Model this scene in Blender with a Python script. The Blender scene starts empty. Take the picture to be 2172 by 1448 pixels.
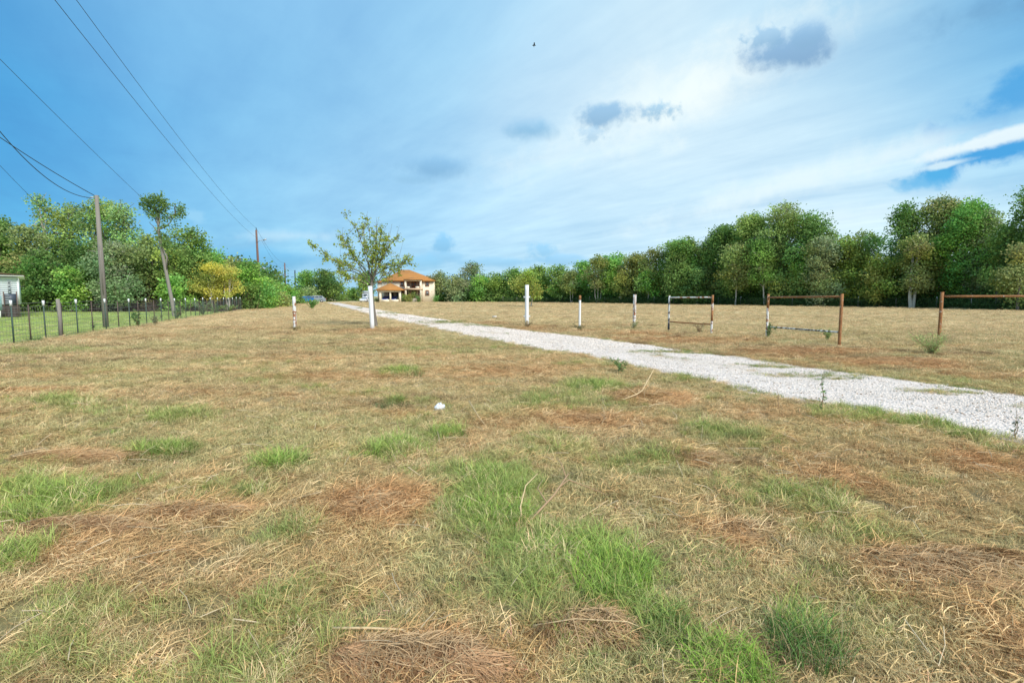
import bpy, math, random
import numpy as np
from math import radians as R, sin, cos, pi
from mathutils import Vector

random.seed(7)
RNG = np.random.default_rng(7)
SC = bpy.context.scene
COL = SC.collection

# ------------------------------------------------------------------ camera, sky, sun, exposure
FPX = 1086.0                       # focal length in photo pixels (18 mm on 36 mm)
CAMH = 1.5
PITCH = math.atan(96 / FPX)
cam_d = bpy.data.cameras.new('camera'); cam = bpy.data.objects.new('camera', cam_d); COL.objects.link(cam)
cam_d.lens = 18; cam_d.sensor_width = 36; cam_d.clip_start = 0.05; cam_d.clip_end = 6000
cam.location = (0, 0, CAMH); cam.rotation_euler = (pi/2 - PITCH, 0, 0)
SC.camera = cam

EXPO = 1.25
SC.view_settings.view_transform = 'Standard'; SC.view_settings.look = 'None'
SC.view_settings.gamma = 1; SC.view_settings.use_curve_mapping = False
SC.view_settings.exposure = EXPO
SC.cycles.max_bounces = 6; SC.cycles.diffuse_bounces = 3; SC.cycles.transparent_max_bounces = 8
SC.cycles.use_denoising = True; SC.cycles.denoising_prefilter = 'ACCURATE'

SUN_EL, SUN_AZ = R(43), R(142)     # azimuth clockwise from +Y (view direction)
sun_d = bpy.data.lights.new('sun', 'SUN'); sun = bpy.data.objects.new('sun', sun_d); COL.objects.link(sun)
sun_d.energy = 2.0; sun_d.angle = R(24); sun_d.color = (1.0, 0.95, 0.86)
sdir = Vector((sin(SUN_AZ)*cos(SUN_EL), cos(SUN_AZ)*cos(SUN_EL), sin(SUN_EL)))
sun.rotation_euler = sdir.to_track_quat('Z', 'Y').to_euler()

def ray(px, py):
    x, v = px - 1086, 724 - py
    return np.array([x, FPX*cos(PITCH) + v*sin(PITCH), -FPX*sin(PITCH) + v*cos(PITCH)])
def at(px, py, Y):
    r = ray(px, py); t = Y / r[1]
    return (r[0]*t, Y, CAMH + r[2]*t)
def gnd(px, py):
    r = ray(px, py); t = -CAMH / r[2]
    return (r[0]*t, r[1]*t)
def colx(px, Y):                   # x on the ground at depth Y under that image column
    r = ray(px, 640); return r[0]*Y/r[1]
def lin(r, g=None, b=None):
    c = (r, g, b) if g is not None else r
    return tuple(((v/255)/12.92 if v/255 <= .04045 else ((v/255+.055)/1.055)**2.4) for v in c)

class NT:
    def __init__(s, tree): s.t = tree; s.n = tree.nodes; s.l = tree.links
    def add(s, typ, **kw):
        n = s.n.new(typ)
        for k, v in kw.items(): setattr(n, k, v)
        return n
    def put(s, sock, v):
        if isinstance(v, bpy.types.NodeSocket): s.l.new(v, sock)
        elif v is not None:
            if hasattr(sock.default_value, '__len__') and not hasattr(v, '__len__'): v = (v,)*len(sock.default_value)
            if hasattr(sock.default_value, '__len__') and len(sock.default_value) == 4 and len(v) == 3: v = (*v, 1)
            sock.default_value = v
    def m(s, op, a, b=None, c=None, clamp=False):
        n = s.add('ShaderNodeMath', operation=op, use_clamp=clamp)
        for i, v in enumerate((a, b, c)):
            if v is not None: s.put(n.inputs[i], v)
        return n.outputs[0]
    def v(s, op, a, b=None, sc=None):
        n = s.add('ShaderNodeVectorMath', operation=op)
        s.put(n.inputs[0], a)
        if b is not None: s.put(n.inputs[1], b)
        if sc is not None: s.put(n.inputs['Scale'], sc)
        return n.outputs['Value'] if op in ('DOT_PRODUCT', 'LENGTH', 'DISTANCE') else n.outputs[0]
    def mix(s, f, a, b, mode='MIX'):
        n = s.add('ShaderNodeMix', data_type='RGBA', blend_type=mode)
        s.put(n.inputs[0], f); s.put(n.inputs[6], a); s.put(n.inputs[7], b)
        return n.outputs[2]
    def noise(s, vec, scale, detail=4, rough=.55, dist=0, color=False):
        n = s.add('ShaderNodeTexNoise')
        if vec is not None: s.put(n.inputs['Vector'], vec)
        n.inputs['Scale'].default_value = scale; n.inputs['Detail'].default_value = detail
        n.inputs['Roughness'].default_value = rough; n.inputs['Distortion'].default_value = dist
        return n.outputs[1] if color else n.outputs[0]
    def sm(s, x, a, b):            # smoothstep
        n = s.add('ShaderNodeMapRange', interpolation_type='SMOOTHSTEP')
        s.put(n.inputs[0], x); n.inputs[1].default_value = a; n.inputs[2].default_value = b
        return n.outputs[0]
    def ramp(s, x, stops, interp='LINEAR'):
        n = s.add('ShaderNodeValToRGB'); cr = n.color_ramp; cr.interpolation = interp
        for i, (p, c) in enumerate(stops):
            e = cr.elements[i] if i < 2 else cr.elements.new(p)
            e.position = p; e.color = (*c[:3], 1)
        s.put(n.inputs[0], x)
        return n.outputs[0]

def build_world():
    w = bpy.data.worlds.new('World'); SC.world = w; w.use_nodes = True
    w.cycles.sampling_method = 'MANUAL'; w.cycles.sample_map_resolution = 512
    T = NT(w.node_tree); T.n.clear()
    d = T.v('NORMALIZE', T.add('ShaderNodeTexCoord').outputs['Generated'])
    sx = T.add('ShaderNodeSeparateXYZ'); T.l.new(d, sx.inputs[0]); X, Y, Z = sx.outputs
    # cloud sheet coordinates: the sky seen as a flat layer overhead
    zz = T.m('ADD', T.m('MAXIMUM', Z, 0.0), .05)
    cx = T.add('ShaderNodeCombineXYZ'); T.l.new(T.m('DIVIDE', X, zz), cx.inputs[0]); T.l.new(T.m('DIVIDE', Y, zz), cx.inputs[1])
    P = cx.outputs[0]
    mp = T.add('ShaderNodeMapping', vector_type='TEXTURE'); T.l.new(P, mp.inputs[0])
    mp.inputs['Rotation'].default_value = (0, 0, R(-55)); mp.inputs['Scale'].default_value = (3.2, 1.0, 1)
    streak = T.noise(mp.outputs[0], 1.1, 7, .55, .3)
    streak2 = T.noise(mp.outputs[0], 3.5, 6, .6, .2)
    # colour of the cloud cover by compass direction and height, (photo x, y) -> sRGB
    pts = [(0,0,85,155,215),(300,0,122,178,228),(700,0,136,188,236),(1000,0,150,198,240),(1250,0,172,212,246),(1500,0,182,216,246),(1700,0,165,205,240),(1950,0,118,170,214),(2172,0,88,150,206),
        (0,100,58,150,214),(300,100,118,174,228),(600,100,124,178,230),(900,100,146,194,238),(1200,100,188,216,246),(1400,90,216,232,250),(1600,60,190,216,244),(1800,60,172,208,240),(1950,110,118,182,230),(2172,110,80,158,218),
        (0,200,42,145,212),(300,200,98,164,222),(600,200,112,170,222),(900,200,150,196,236),(1150,200,186,214,244),(1350,180,232,240,252),(1500,190,232,240,252),(1700,180,196,218,242),(1900,180,176,212,242),(2080,180,120,190,236),(2172,200,50,158,226),
        (0,300,36,142,212),(300,300,84,158,218),(600,300,110,170,222),(900,300,150,196,236),(1150,300,196,220,244),(1350,290,214,230,248),(1550,300,178,208,238),(1750,290,196,220,244),(1900,280,216,230,248),(2100,300,150,205,240),
        (0,400,46,150,214),(300,400,84,162,220),(600,400,122,182,230),(900,400,160,202,240),(1150,400,184,214,244),(1400,400,168,206,240),(1600,370,186,214,244),(1750,400,206,226,248),(1900,380,200,224,248),(2100,400,196,224,248),
        (0,470,60,160,220),(450,480,150,198,238),(700,480,178,212,244),(1000,470,182,212,244),(1300,470,200,222,246),(1550,450,204,224,248),(1900,470,214,230,250),
        (420,530,84,168,222),(560,530,92,170,222),(750,530,132,186,230),(900,560,140,192,236),(1200,550,158,200,238),(1500,540,196,218,244),(2172,560,206,226,246),(500,600,92,172,224),(900,610,150,198,238)]
    pd = np.array([ray(p[0], p[1]) for p in pts], float); pd /= np.linalg.norm(pd, axis=1)[:, None]
    pc = np.array([lin(p[2:]) for p in pts])
    base = np.array(lin(150, 194, 236))
    def fld(az, el):
        q = np.array([sin(az)*cos(el), cos(az)*cos(el), sin(el)])
        wt = np.exp(-((pd - q)**2).sum(1) / .115**2)
        return (wt @ pc + 2e-3*base) / (wt.sum() + 2e-3)
    wv = T.noise(mp.outputs[0], .8, 4, .5, color=True)
    wv = T.v('SCALE', T.v('SUBTRACT', wv, (.5, .5, .5)), sc=.16)
    dw = T.add('ShaderNodeSeparateXYZ'); T.l.new(T.v('ADD', d, T.v('MULTIPLY', wv, (1, 1, .55))), dw.inputs[0])
    az = T.m('ARCTAN2', dw.outputs[0], dw.outputs[1])
    el = T.m('ARCSINE', T.m('MAXIMUM', T.m('MINIMUM', dw.outputs[2], .999), -.999))
    u = T.m('MULTIPLY_ADD', az, 1/(2*pi), .5)
    els = [0, 3.2, 6.5, 10.5, 15, 20, 26, 33, 45]
    azs = [-180, -90, -65] + list(np.linspace(-52, 52, 25)) + [65, 90, 180]
    col = None
    for k, e in enumerate(els):
        stops = [((a+180)/360, fld(R(a), R(e)) if abs(a) < 120 else base) for a in azs]
        c = T.ramp(u, stops, 'EASE' if False else 'B_SPLINE')
        if col is None: col = c
        else:
            f = T.sm(T.m('MULTIPLY', el, 180/pi), els[k-1], e)
            col = T.mix(f, col, c)
    # wisps
    br = T.m('MULTIPLY', T.m('SUBTRACT', streak, .5), 1.1)
    br2 = T.m('ADD', T.m('MULTIPLY', T.m('SUBTRACT', streak2, .5), .42), T.m('MULTIPLY', T.m('SUBTRACT', T.noise(P, .9, 8, .62, .6), .5), .40))
    gain = T.m('ADD', 1.09, T.m('ADD', T.m('MULTIPLY', br, .70), br2))
    col = T.v('MULTIPLY', col, T.v('ADD', T.v('SCALE', (1.1, .75, .40), sc=T.m('SUBTRACT', gain, 1.0)), (1, 1, 1)))
    # single clouds: (photo x, y, half width, half height, colour, softness, opacity)
    fine = T.noise(d, 15, 7, .58, .4)
    fine2 = T.noise(d, 42, 6, .62, .3)
    nz = T.m('ADD', T.m('MULTIPLY', T.m('SUBTRACT', fine, .5), 2.3), T.m('MULTIPLY', T.m('SUBTRACT', fine2, .5), .9))
    nzs = T.m('ADD', T.m('MULTIPLY', T.m('SUBTRACT', T.noise(d, 48, 5, .6, .3), .5), 3.0), T.m('MULTIPLY', T.m('SUBTRACT', fine2, .5), .6))
    def puff(col, px, py, rx, ry, c, soft=.5, op=1., namp=1., tilt=0, shadeful=True):
        r0 = ray(px, py); n0 = np.linalg.norm(r0); r0 = r0/n0
        a = np.array([r0[1], -r0[0], 0]); a /= np.linalg.norm(a); b = np.cross(a, r0); b = b if b[2] > 0 else -b
        t = R(tilt); a, b = a*cos(t)+b*sin(t), -a*sin(t)+b*cos(t)
        da = T.v('DOT_PRODUCT', d, tuple(a / (rx/n0))); db = T.v('DOT_PRODUCT', d, tuple(b / (ry/n0)))
        rr = T.m('SQRT', T.m('ADD', T.m('MULTIPLY', da, da), T.m('MULTIPLY', db, db)))
        m = T.m('ADD', T.m('SUBTRACT', 1.0, rr), T.m('MULTIPLY', nzs if ry < 30 and rx < 60 else nz, namp))
        m = T.m('MULTIPLY', T.sm(m, 0, soft), op)
        m = T.m('MULTIPLY', m, T.m('GREATER_THAN', T.v('DOT_PRODUCT', d, tuple(r0)), 0))
        if shadeful:               # paler towards the cloud's own thin upper edge
            g = T.sm(db, -.8, 1.1)
            c = T.mix(g, lin(*c), tuple(min(1, v*1.25+.03) for v in lin(*c)))
        else: c = lin(*c)
        return T.mix(m, col, c)
    H = puff
    col = H(col, 1490, 185, 340, 100, (250,251,254), 1.2, .92, .55, 24, False)
    col = H(col, 1290, 250, 280, 80, (240,246,253), 1.3, .70, .6, 28, False)
    col = H(col, 1780, 60, 260, 60, (214,230,247), 1.4, .5, .7, 20, False)
    col = H(col, 1640, 400, 430, 48, (238,244,252), 1.3, .68, .8, 14, False)
    col = H(col, 1180, 330, 260, 45, (218,232,248), 1.4, .5, .8, 10, False)
    col = H(col, 1750, 470, 420, 40, (228,238,250), 1.4, .55, .7, 8, False)
    col = H(col, 2140, 205, 130, 60, (38,150,222), .9, .75, 1.0, 20, False)
    col = H(col, 2070, 335, 130, 38, (34,150,222), .8, .95, 1.2, 12, False)
    col = H(col, 1960, 385, 70, 28, (70,170,230), .8, .75, 1.0, 5, False)
    col = H(col, 2110, 295, 170, 18, (238,243,252), .7, .9, 1.0, 10, False)
    col = H(col, 2010, 348, 60, 9, (225,238,250), .8, .8, .8, 5, False)
    col = H(col, 1900, 325, 210, 22, (226,236,250), 1.3, .55, 1.0, 14, False)
    col = H(col, 2080, 30, 150, 55, (104,152,198), 1.2, .75, .8, -6, False)
    for a in ((1655,110,120,46,(126,162,203),.7,.93,.85),(1705,74,56,34,(138,174,212),.8,.85,1.0),(1625,80,50,28,(144,180,216),.8,.8,1.0),
              (1282,245,78,36,(134,172,210),.7,.92,.85),(1398,232,44,24,(152,188,220),.8,.85,.95),(1125,276,80,30,(132,176,214),.9,.9,.6),
              (920,354,104,32,(122,168,210),.9,.9,.6),(870,378,60,16,(134,178,216),1.0,.6,.8),(1255,287,44,18,(152,186,220),.9,.6,.9),
              (942,518,32,28,(112,174,222),.8,.85,.55),(944,545,60,16,(120,178,224),.8,.7,.6),(1152,536,42,28,(122,180,226),.8,.75,.6),(1060,556,150,16,(122,180,226),.8,.7,.7),
              (1200,552,70,16,(126,180,226),.6,.7,.6),(560,548,190,28,(70,158,214),.7,.7,.5),(880,556,90,18,(118,180,226),.8,.7,.6)):
        col = H(col, *a)
    col = H(col, 415, 458, 26, 20, (150,200,238), .8, .6, .6, 0, False)
    col = H(col, 620, 500, 190, 18, (200,222,246), 1.3, .6, .8, 2, False)
    sky = T.add('ShaderNodeTexSky', sky_type='NISHITA')
    sky.sun_disc = False; sky.sun_elevation = SUN_EL; sky.sun_rotation = SUN_AZ
    K = 10 / 2**EXPO
    cl = T.v('MULTIPLY', col, (K*.95, K*1.02, K*.95))
    tot = T.v('ADD', cl, T.v('SCALE', sky.outputs[0], sc=.08))
    # below the horizon the dome only shows past the edge of the land
    bg = T.add('ShaderNodeBackground'); T.l.new(tot, bg.inputs[0]); bg.inputs[1].default_value = .1
    out = T.add('ShaderNodeOutputWorld'); T.l.new(bg.outputs[0], out.inputs[0])
build_world()

# ------------------------------------------------------------------ helpers
def link(o, parent=None):
    COL.objects.link(o)
    if parent is not None: o.parent = parent
    return o
def thing(name, label, cat, loc=(0,0,0), rz=0, group=None):
    o = bpy.data.objects.new(name, None); o.empty_display_size = .2
    link(o); o.location = loc; o.rotation_euler = (0, 0, rz); tag(o, label, cat, group); return o
def tag(o, label=None, cat=None, group=None, kind=None):
    if label: o['label'] = label
    if cat: o['category'] = cat
    if group: o['group'] = group
    if kind: o['kind'] = kind
    return o

class MB:
    """collects vertices and triangles / quads and an optional tint per vertex"""
    def __init__(s): s.V = []; s.Q = []; s.T3 = []; s.C = []; s.n = 0; s.col = False
    def add(s, V, quads=None, tris=None, col=None):
        V = np.asarray(V, float).reshape(-1, 3)
        if quads is not None and len(quads): s.Q.append(np.asarray(quads, int).reshape(-1, 4) + s.n)
        if tris is not None and len(tris): s.T3.append(np.asarray(tris, int).reshape(-1, 3) + s.n)
        if col is not None:
            s.col = True; c = np.asarray(col, float)
            if c.ndim == 1: c = np.tile(c, (len(V), 1))
            s.C.append(c)
        else: s.C.append(np.ones((len(V), 3)))
        s.V.append(V); s.n += len(V); return s
    def box(s, x0, x1, y0, y1, z0, z1, col=None):
        V = [(x, y, z) for z in (z0, z1) for y in (y0, y1) for x in (x0, x1)]
        return s.add(V, [(0,2,3,1),(4,5,7,6),(0,1,5,4),(2,6,7,3),(0,4,6,2),(1,3,7,5)], col=col)
    def tube(s, pts, rad, n=6, cap=True, col=None):
        pts = np.asarray(pts, float); m = len(pts)
        rad = np.broadcast_to(np.asarray(rad, float), (m,))
        tg = np.gradient(pts, axis=0); tg /= np.linalg.norm(tg, axis=1)[:, None] + 1e-12
        ref = np.array([0, 0, 1.]) if abs(tg[0][2]) < .9 else np.array([1., 0, 0])
        a = np.cross(tg, ref); a /= np.linalg.norm(a, axis=1)[:, None] + 1e-12
        b = np.cross(tg, a)
        th = np.arange(n)/n*2*pi
        V = pts[:, None, :] + rad[:, None, None]*(np.cos(th)[None, :, None]*a[:, None, :] + np.sin(th)[None, :, None]*b[:, None, :])
        i = np.arange(m-1)[:, None]*n; j = np.arange(n)[None, :]; k = (j+1) % n
        Q = np.stack([i+j, i+k, i+n+k, i+n+j], -1).reshape(-1, 4)
        V = V.reshape(-1, 3); T3 = None
        if cap:
            V = np.vstack([V, pts[0], pts[-1]]); e = m*n
            jj = np.arange(n); kk = (jj+1) % n
            T3 = np.vstack([np.stack([kk, jj, np.full(n, e)], -1), np.stack([(m-1)*n+jj, (m-1)*n+kk, np.full(n, e+1)], -1)])
        return s.add(V, Q, T3, col=col)
    def leaves(s, C, size, col, fold=.25, aspect=.62, up=None):
        """kite shaped leaf faces, each bent along its midrib, at centres C"""
        n = len(C); C = np.asarray(C, float)
        d = RNG.normal(size=(n, 3)); d[:, 2] *= .6
        if up is not None: d += up
        d /= np.linalg.norm(d, axis=1)[:, None]
        q = RNG.normal(size=(n, 3)); w = np.cross(d, q); w /= np.linalg.norm(w, axis=1)[:, None]
        nn = np.cross(d, w)
        L = (np.asarray(size) * RNG.uniform(.65, 1.35, n))[:, None] * np.ones((n, 1))
        a = C - d*L*.5; b = C + d*L*.5
        l = C + w*L*.5*aspect + nn*L*fold*.5; r = C - w*L*.5*aspect + nn*L*fold*.5
        V = np.stack([a, r, b, l], 1).reshape(-1, 3)
        i = np.arange(n)[:, None]*4
        T3 = np.concatenate([i + [0, 1, 2], i + [0, 2, 3]], 0)
        col = np.asarray(col); col = np.repeat(col if col.ndim == 2 else np.tile(col, (n, 1)), 4, 0)
        return s.add(V, None, T3, col=col)
    def mesh(s, name, smooth=False):
        me = bpy.data.meshes.new(name)
        V = np.vstack(s.V) if s.V else np.zeros((0, 3))
        Q = np.vstack(s.Q) if s.Q else np.zeros((0, 4), int); T3 = np.vstack(s.T3) if s.T3 else np.zeros((0, 3), int)
        me.vertices.add(len(V)); me.vertices.foreach_set('co', V.astype(np.float32).ravel())
        me.loops.add(Q.size + T3.size)
        me.loops.foreach_set('vertex_index', np.concatenate([Q.ravel(), T3.ravel()]).astype(np.int32))
        me.polygons.add(len(Q)+len(T3))
        st = np.concatenate([np.arange(len(Q))*4, Q.size + np.arange(len(T3))*3]).astype(np.int32)
        me.polygons.foreach_set('loop_start', st)
        if smooth: me.polygons.foreach_set('use_smooth', np.ones(len(Q)+len(T3), bool))
        if s.col:
            at_ = me.color_attributes.new('tint', 'FLOAT_COLOR', 'POINT')
            C = np.vstack(s.C); C = np.hstack([C, np.ones((len(C), 1))])
            at_.data.foreach_set('color', C.astype(np.float32).ravel())
        me.update(calc_edges=True)
        return me
    def build(s, name, mat, parent=None, smooth=False, loc=None):
        me = s.mesh(name, smooth); me.materials.append(mat)
        o = link(bpy.data.objects.new(name, me), parent)
        if loc is not None: o.location = loc
        return o

# numpy value noise
def _h(ix, iy, s):
    v = (ix*374761393 + iy*668265263 + s*1442695041) & 0xffffffff
    v = ((v ^ (v >> 13)) * 1274126177) & 0xffffffff
    return ((v ^ (v >> 16)) & 0xffff) / 65535.
def vnoise(x, y, s=0):
    x = np.asarray(x, float); y = np.asarray(y, float)
    ix = np.floor(x).astype(np.int64); iy = np.floor(y).astype(np.int64); fx = x-ix; fy = y-iy
    fx = fx*fx*(3-2*fx); fy = fy*fy*(3-2*fy)
    return (_h(ix, iy, s)*(1-fx) + _h(ix+1, iy, s)*fx)*(1-fy) + (_h(ix, iy+1, s)*(1-fx) + _h(ix+1, iy+1, s)*fx)*fy
def fbm(x, y, s=0, o=4):
    r = 0; a = .5; t = 0
    for k in range(o): r = r + a*vnoise(x*2**k, y*2**k, s+k*17); t += a; a *= .55
    return r/t

def gz(x, y):                      # height of the land
    x = np.asarray(x, float); y = np.asarray(y, float)
    r = np.hypot(x, y); k = np.clip(1 - r/90, 0, 1)
    return (.10*(fbm(x*.35, y*.35, 3, 3)-.5) + .05*(fbm(x*2.1, y*2.1, 9, 3)-.5)) * k
def g3(px, py):
    x, y = gnd(px, py); return (x, y, float(gz(x, y)))

# ------------------------------------------------------------------ materials
def mat(name):
    m = bpy.data.materials.new(name); m.use_nodes = True; t = NT(m.node_tree); t.n.clear()
    o = t.add('ShaderNodeOutputMaterial'); return m, t, o
def pbr(name, col, rough=.7, metal=0, var=.15, scale=6, bump=.0, bscale=40, col2=None, edge=(.45, .55), spec=.5, detail=5, stretch=None):
    m, t, o = mat(name)
    oc = t.add('ShaderNodeTexCoord').outputs['Object']
    if stretch:
        mp = t.add('ShaderNodeMapping'); t.l.new(oc, mp.inputs[0]); mp.inputs['Scale'].default_value = stretch; oc = mp.outputs[0]
    n = t.noise(oc, scale, detail, .6)
    c = t.mix(t.m('MULTIPLY', n, 1), tuple(v*(1-var) for v in col), tuple(min(1, v*(1+var)) for v in col))
    if col2:
        n2 = t.noise(oc, scale*.8+.37, 8, .65, .2)
        c = t.mix(t.sm(n2, *edge), c, col2)
    p = t.add('ShaderNodeBsdfPrincipled'); t.l.new(c, p.inputs['Base Color'])
    p.inputs['Roughness'].default_value = rough; p.inputs['Metallic'].default_value = metal
    p.inputs['Specular IOR Level'].default_value = spec
    if bump:
        b = t.add('ShaderNodeBump'); b.inputs['Strength'].default_value = 1; b.inputs['Distance'].default_value = bump
        t.l.new(t.noise(oc, bscale, 4, .6), b.inputs['Height']); t.l.new(b.outputs[0], p.inputs['Normal'])
    t.l.new(p.outputs[0], o.inputs[0]); return m
def foliage_mat(name, inst=False, trans=.3, gain=1.0):
    m, t, o = mat(name)
    a = t.add('ShaderNodeAttribute', attribute_name='tint'); c = a.outputs['Color']
    if inst:
        i = t.add('ShaderNodeAttribute', attribute_name='hue', attribute_type='INSTANCER')
        c = t.mix(1, c, i.outputs['Color'], 'MULTIPLY')
    if gain != 1: c = t.v('SCALE', c, sc=gain)
    di = t.add('ShaderNodeBsdfDiffuse'); tr = t.add('ShaderNodeBsdfTranslucent')
    t.l.new(c, di.inputs[0]); t.l.new(c, tr.inputs[0])
    mx = t.add('ShaderNodeMixShader'); mx.inputs[0].default_value = trans
    t.l.new(di.outputs[0], mx.inputs[1]); t.l.new(tr.outputs[0], mx.inputs[2]); t.l.new(mx.outputs[0], o.inputs[0])
    return m
M = {}
M['leaf'] = foliage_mat('leaf', trans=.42, gain=1.65)
M['blade'] = foliage_mat('grass_blade', inst=True, trans=.25)
M['strand'] = foliage_mat('dry_strand', trans=.15)
M['bark'] = pbr('bark', (.17, .145, .12), .9, var=.4, scale=5, bump=.02, bscale=14, stretch=(1, 1, .3))
M['pale_bark'] = pbr('pale_bark', (.46, .42, .36), .9, var=.3, scale=6, bump=.01, bscale=20)
M['old_wood'] = pbr('old_wood', (.22, .195, .17), .9, var=.35, scale=9, bump=.01, bscale=30, stretch=(1, 1, .08))
M['red_wood'] = pbr('red_wood', (.15, .085, .07), .9, var=.3, scale=6, stretch=(1, 1, .1))
M['wire'] = pbr('wire', (.02, .022, .028), .6)
M['fence_wire'] = pbr('fence_wire', (.22, .21, .20), .6, metal=.3)
M['green_metal'] = pbr('green_metal', (.06, .10, .08), .6, var=.3)
M['rust_metal'] = pbr('rust_metal', (.12, .08, .065), .8, var=.3)
M['white_tip'] = pbr('white_tip', (.78, .78, .77), .5, var=.05)
M['white_paint'] = pbr('white_paint', (.72, .715, .71), .55, var=.04, scale=3, col2=(.50, .44, .40), edge=(.66, .76), bump=.003, bscale=20)
M['pipe_worn'] = pbr('pipe_worn', (.66, .645, .63), .6, var=.06, scale=9, col2=(.30, .115, .045), edge=(.50, .56), bump=.004, bscale=60)
M['pipe_rust'] = pbr('pipe_rust', (.29, .125, .045), .85, var=.65, scale=16, col2=(.60, .50, .42), edge=(.60, .66), bump=.004, bscale=60)
M['pipe_dark'] = pbr('pipe_dark', (.64, .63, .61), .6, var=.06, scale=10, col2=(.07, .06, .055), edge=(.48, .54), bump=.003, bscale=60)
# ------------------------------------------------------------------ the field: what grows where
STRAW = np.array([.49, .38, .20]); PALE = np.array([.60, .475, .275]); BROWN = np.array([.42, .255, .125])
OLIVE = np.array([.32, .305, .14]); GREEN = np.array([.235, .35, .075]); DARKG = np.array([.045, .10, .03]); LAWN = np.array([.30, .41, .13])
def spots(lst):
    out = []
    for (px, py, rx, ry, s) in lst:
        x, y = gnd(px, py); _, y0 = gnd(px, py-ry); _, y1 = gnd(px, py+ry)
        out.append((x, y, max(.12, rx*y/FPX), max(.12, abs(y0-y1)/2), s))
    return out
GREEN_S = spots([(100,1060,190,48,1),(40,1040,110,40,.9),(480,1045,150,30,.5),(250,1030,120,30,.5),(590,988,55,11,1.3),(340,954,52,15,1.3),(1020,1040,130,60,.9),
    (1065,1120,110,50,1.1),(960,1080,80,35,.8),(1200,1180,170,70,.9),(1290,1200,70,70,1.2),(1120,1245,110,60,.6),(850,948,48,18,1),(942,916,34,11,1.1),
    (855,787,42,11,.9),(832,853,28,8,.8),(1250,815,90,14,.75),(1320,855,70,12,.45),(1160,850,90,25,.4),(1400,960,90,30,.35),(1560,930,110,25,.5),
    (1660,1050,150,45,.65),(1800,880,80,18,.8),(1950,905,90,13,.9),(2060,928,80,13,.8),(2120,950,60,12,.7),(1480,803,60,8,.7),(1580,825,60,8,.5),
    (1710,1350,60,50,.9),(1560,1410,60,40,1),(1400,1320,40,30,.6),(10,1190,35,45,.9),(120,1310,120,60,.55),(420,1280,90,50,.45),(620,1130,60,40,.5),
    (110,745,90,8,.6),(120,855,90,15,.6),(400,880,80,20,.6),(60,1400,120,60,.5),(700,960,90,25,.3),(1180,940,90,30,.4),(560,1290,80,40,.35),(880,730,90,12,.3),
    (1000,745,70,8,.3),(950,1000,90,30,.6),(1800,1120,120,50,.45),(1900,1010,90,30,.3),(480,760,40,8,.4),(1150,745,60,7,.3),(1060,735,60,7,.35),(200,1420,120,40,.4)])
BROWN_S = spots([(50,830,90,10,1.1),(200,968,180,16,1),(180,1112,150,24,.9),(400,1090,130,25,1.1),(170,1155,170,40,.7),(780,1080,110,50,1),(300,1185,200,60,.5),
    (520,1260,300,70,.35),(1380,845,110,20,1),(1250,885,160,20,.9),(1080,890,120,15,.5),(1480,975,70,20,1.2),(1650,930,40,12,.6),(1980,1200,200,60,1.1),(1930,1260,200,40,.8),(2100,985,90,30,.8),
    (1550,1130,110,30,.9),(900,1410,250,60,1),(1240,1340,130,40,1),(1680,748,170,9,.9),(1900,772,190,13,.9),(1450,722,150,8,.9),(1350,708,60,6,.7),(1130,695,60,5,.8),
    (1040,686,60,4,.8),(790,702,80,6,.8),(640,705,60,5,.6),(850,872,120,11,.6),(1750,1010,120,50,.4),(2100,1300,160,120,.6),(620,760,120,10,.4),(560,700,100,6,.4),
    (300,715,120,6,.4),(1600,875,150,15,.4),(700,1180,150,50,.4),(60,930,120,20,.3),(1230,700,80,5,.5),(2090,800,120,10,.6),(1100,790,120,10,.35),(700,800,140,10,.35)])
# fence and drive lines on the ground
FA = np.array(gnd(24, 731)); FB = np.array(gnd(519, 656)); FD = (FB-FA)/np.linalg.norm(FB-FA)
DUP = [(2560,888),(2172,838),(2035,824),(1848,797),(1650,768),(1448,742),(1260,717),(1113,700),(1006,686),(920,675),(855,665.5),(800,656.5),(750,648),(714,641.3)]
DLO = [(2560,1050),(2172,939),(2081,922),(1981,900),(1850,877),(1748,857),(1648,842),(1548,822),(1447,797),(1324,775),(1257,757),(1141,740),(1014,716),(933,701),(847,681),(784,668),(730,652),(689,641.6)]
DU = np.array([gnd(*p) for p in DUP]); DL = np.array([gnd(*p) for p in DLO])
def lat(line, y): o = np.argsort(line[:, 1]); return np.interp(y, line[o, 1], line[o, 0])
# resample both edges by station along the drive direction
DDIR = np.array([-.41, .912]); DDIR /= np.linalg.norm(DDIR); DN = np.array([DDIR[1], -DDIR[0]])
def st(p): return p @ DDIR, p @ DN
su, nu = st(DU); sl, nl = st(DL)
ou = np.argsort(su); ol = np.argsort(sl)
def drive_edges(s): return np.interp(s, sl[ol], nl[ol]), np.interp(s, su[ou], nu[ou])
def drive_in(x, y):                # 0..1 across the drive, outside that range off the drive
    s = x*DDIR[0] + y*DDIR[1]; n = x*DN[0] + y*DN[1]
    a, b = drive_edges(s)
    w = .16*(fbm(s*1.3, n*0+4, 31, 3)-.5); w2 = .16*(fbm(s*1.3, n*0+9, 37, 3)-.5)
    return (n-(a+w)) / ((b+w2)-(a+w)), s
def blob(lst, x, y, seed):
    w = np.zeros_like(x)
    jx = (fbm(x*1.6, y*1.6, seed, 4)-.5)*1.5; 
    for (cx, cy, rx, ry, s) in lst:
        q = np.sqrt(((x-cx)/rx)**2 + ((y-cy)/ry)**2) + jx
        w = np.maximum(w, s*np.clip(1.35-q, 0, 1))
    return np.clip(w, 0, 1.2)
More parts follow.
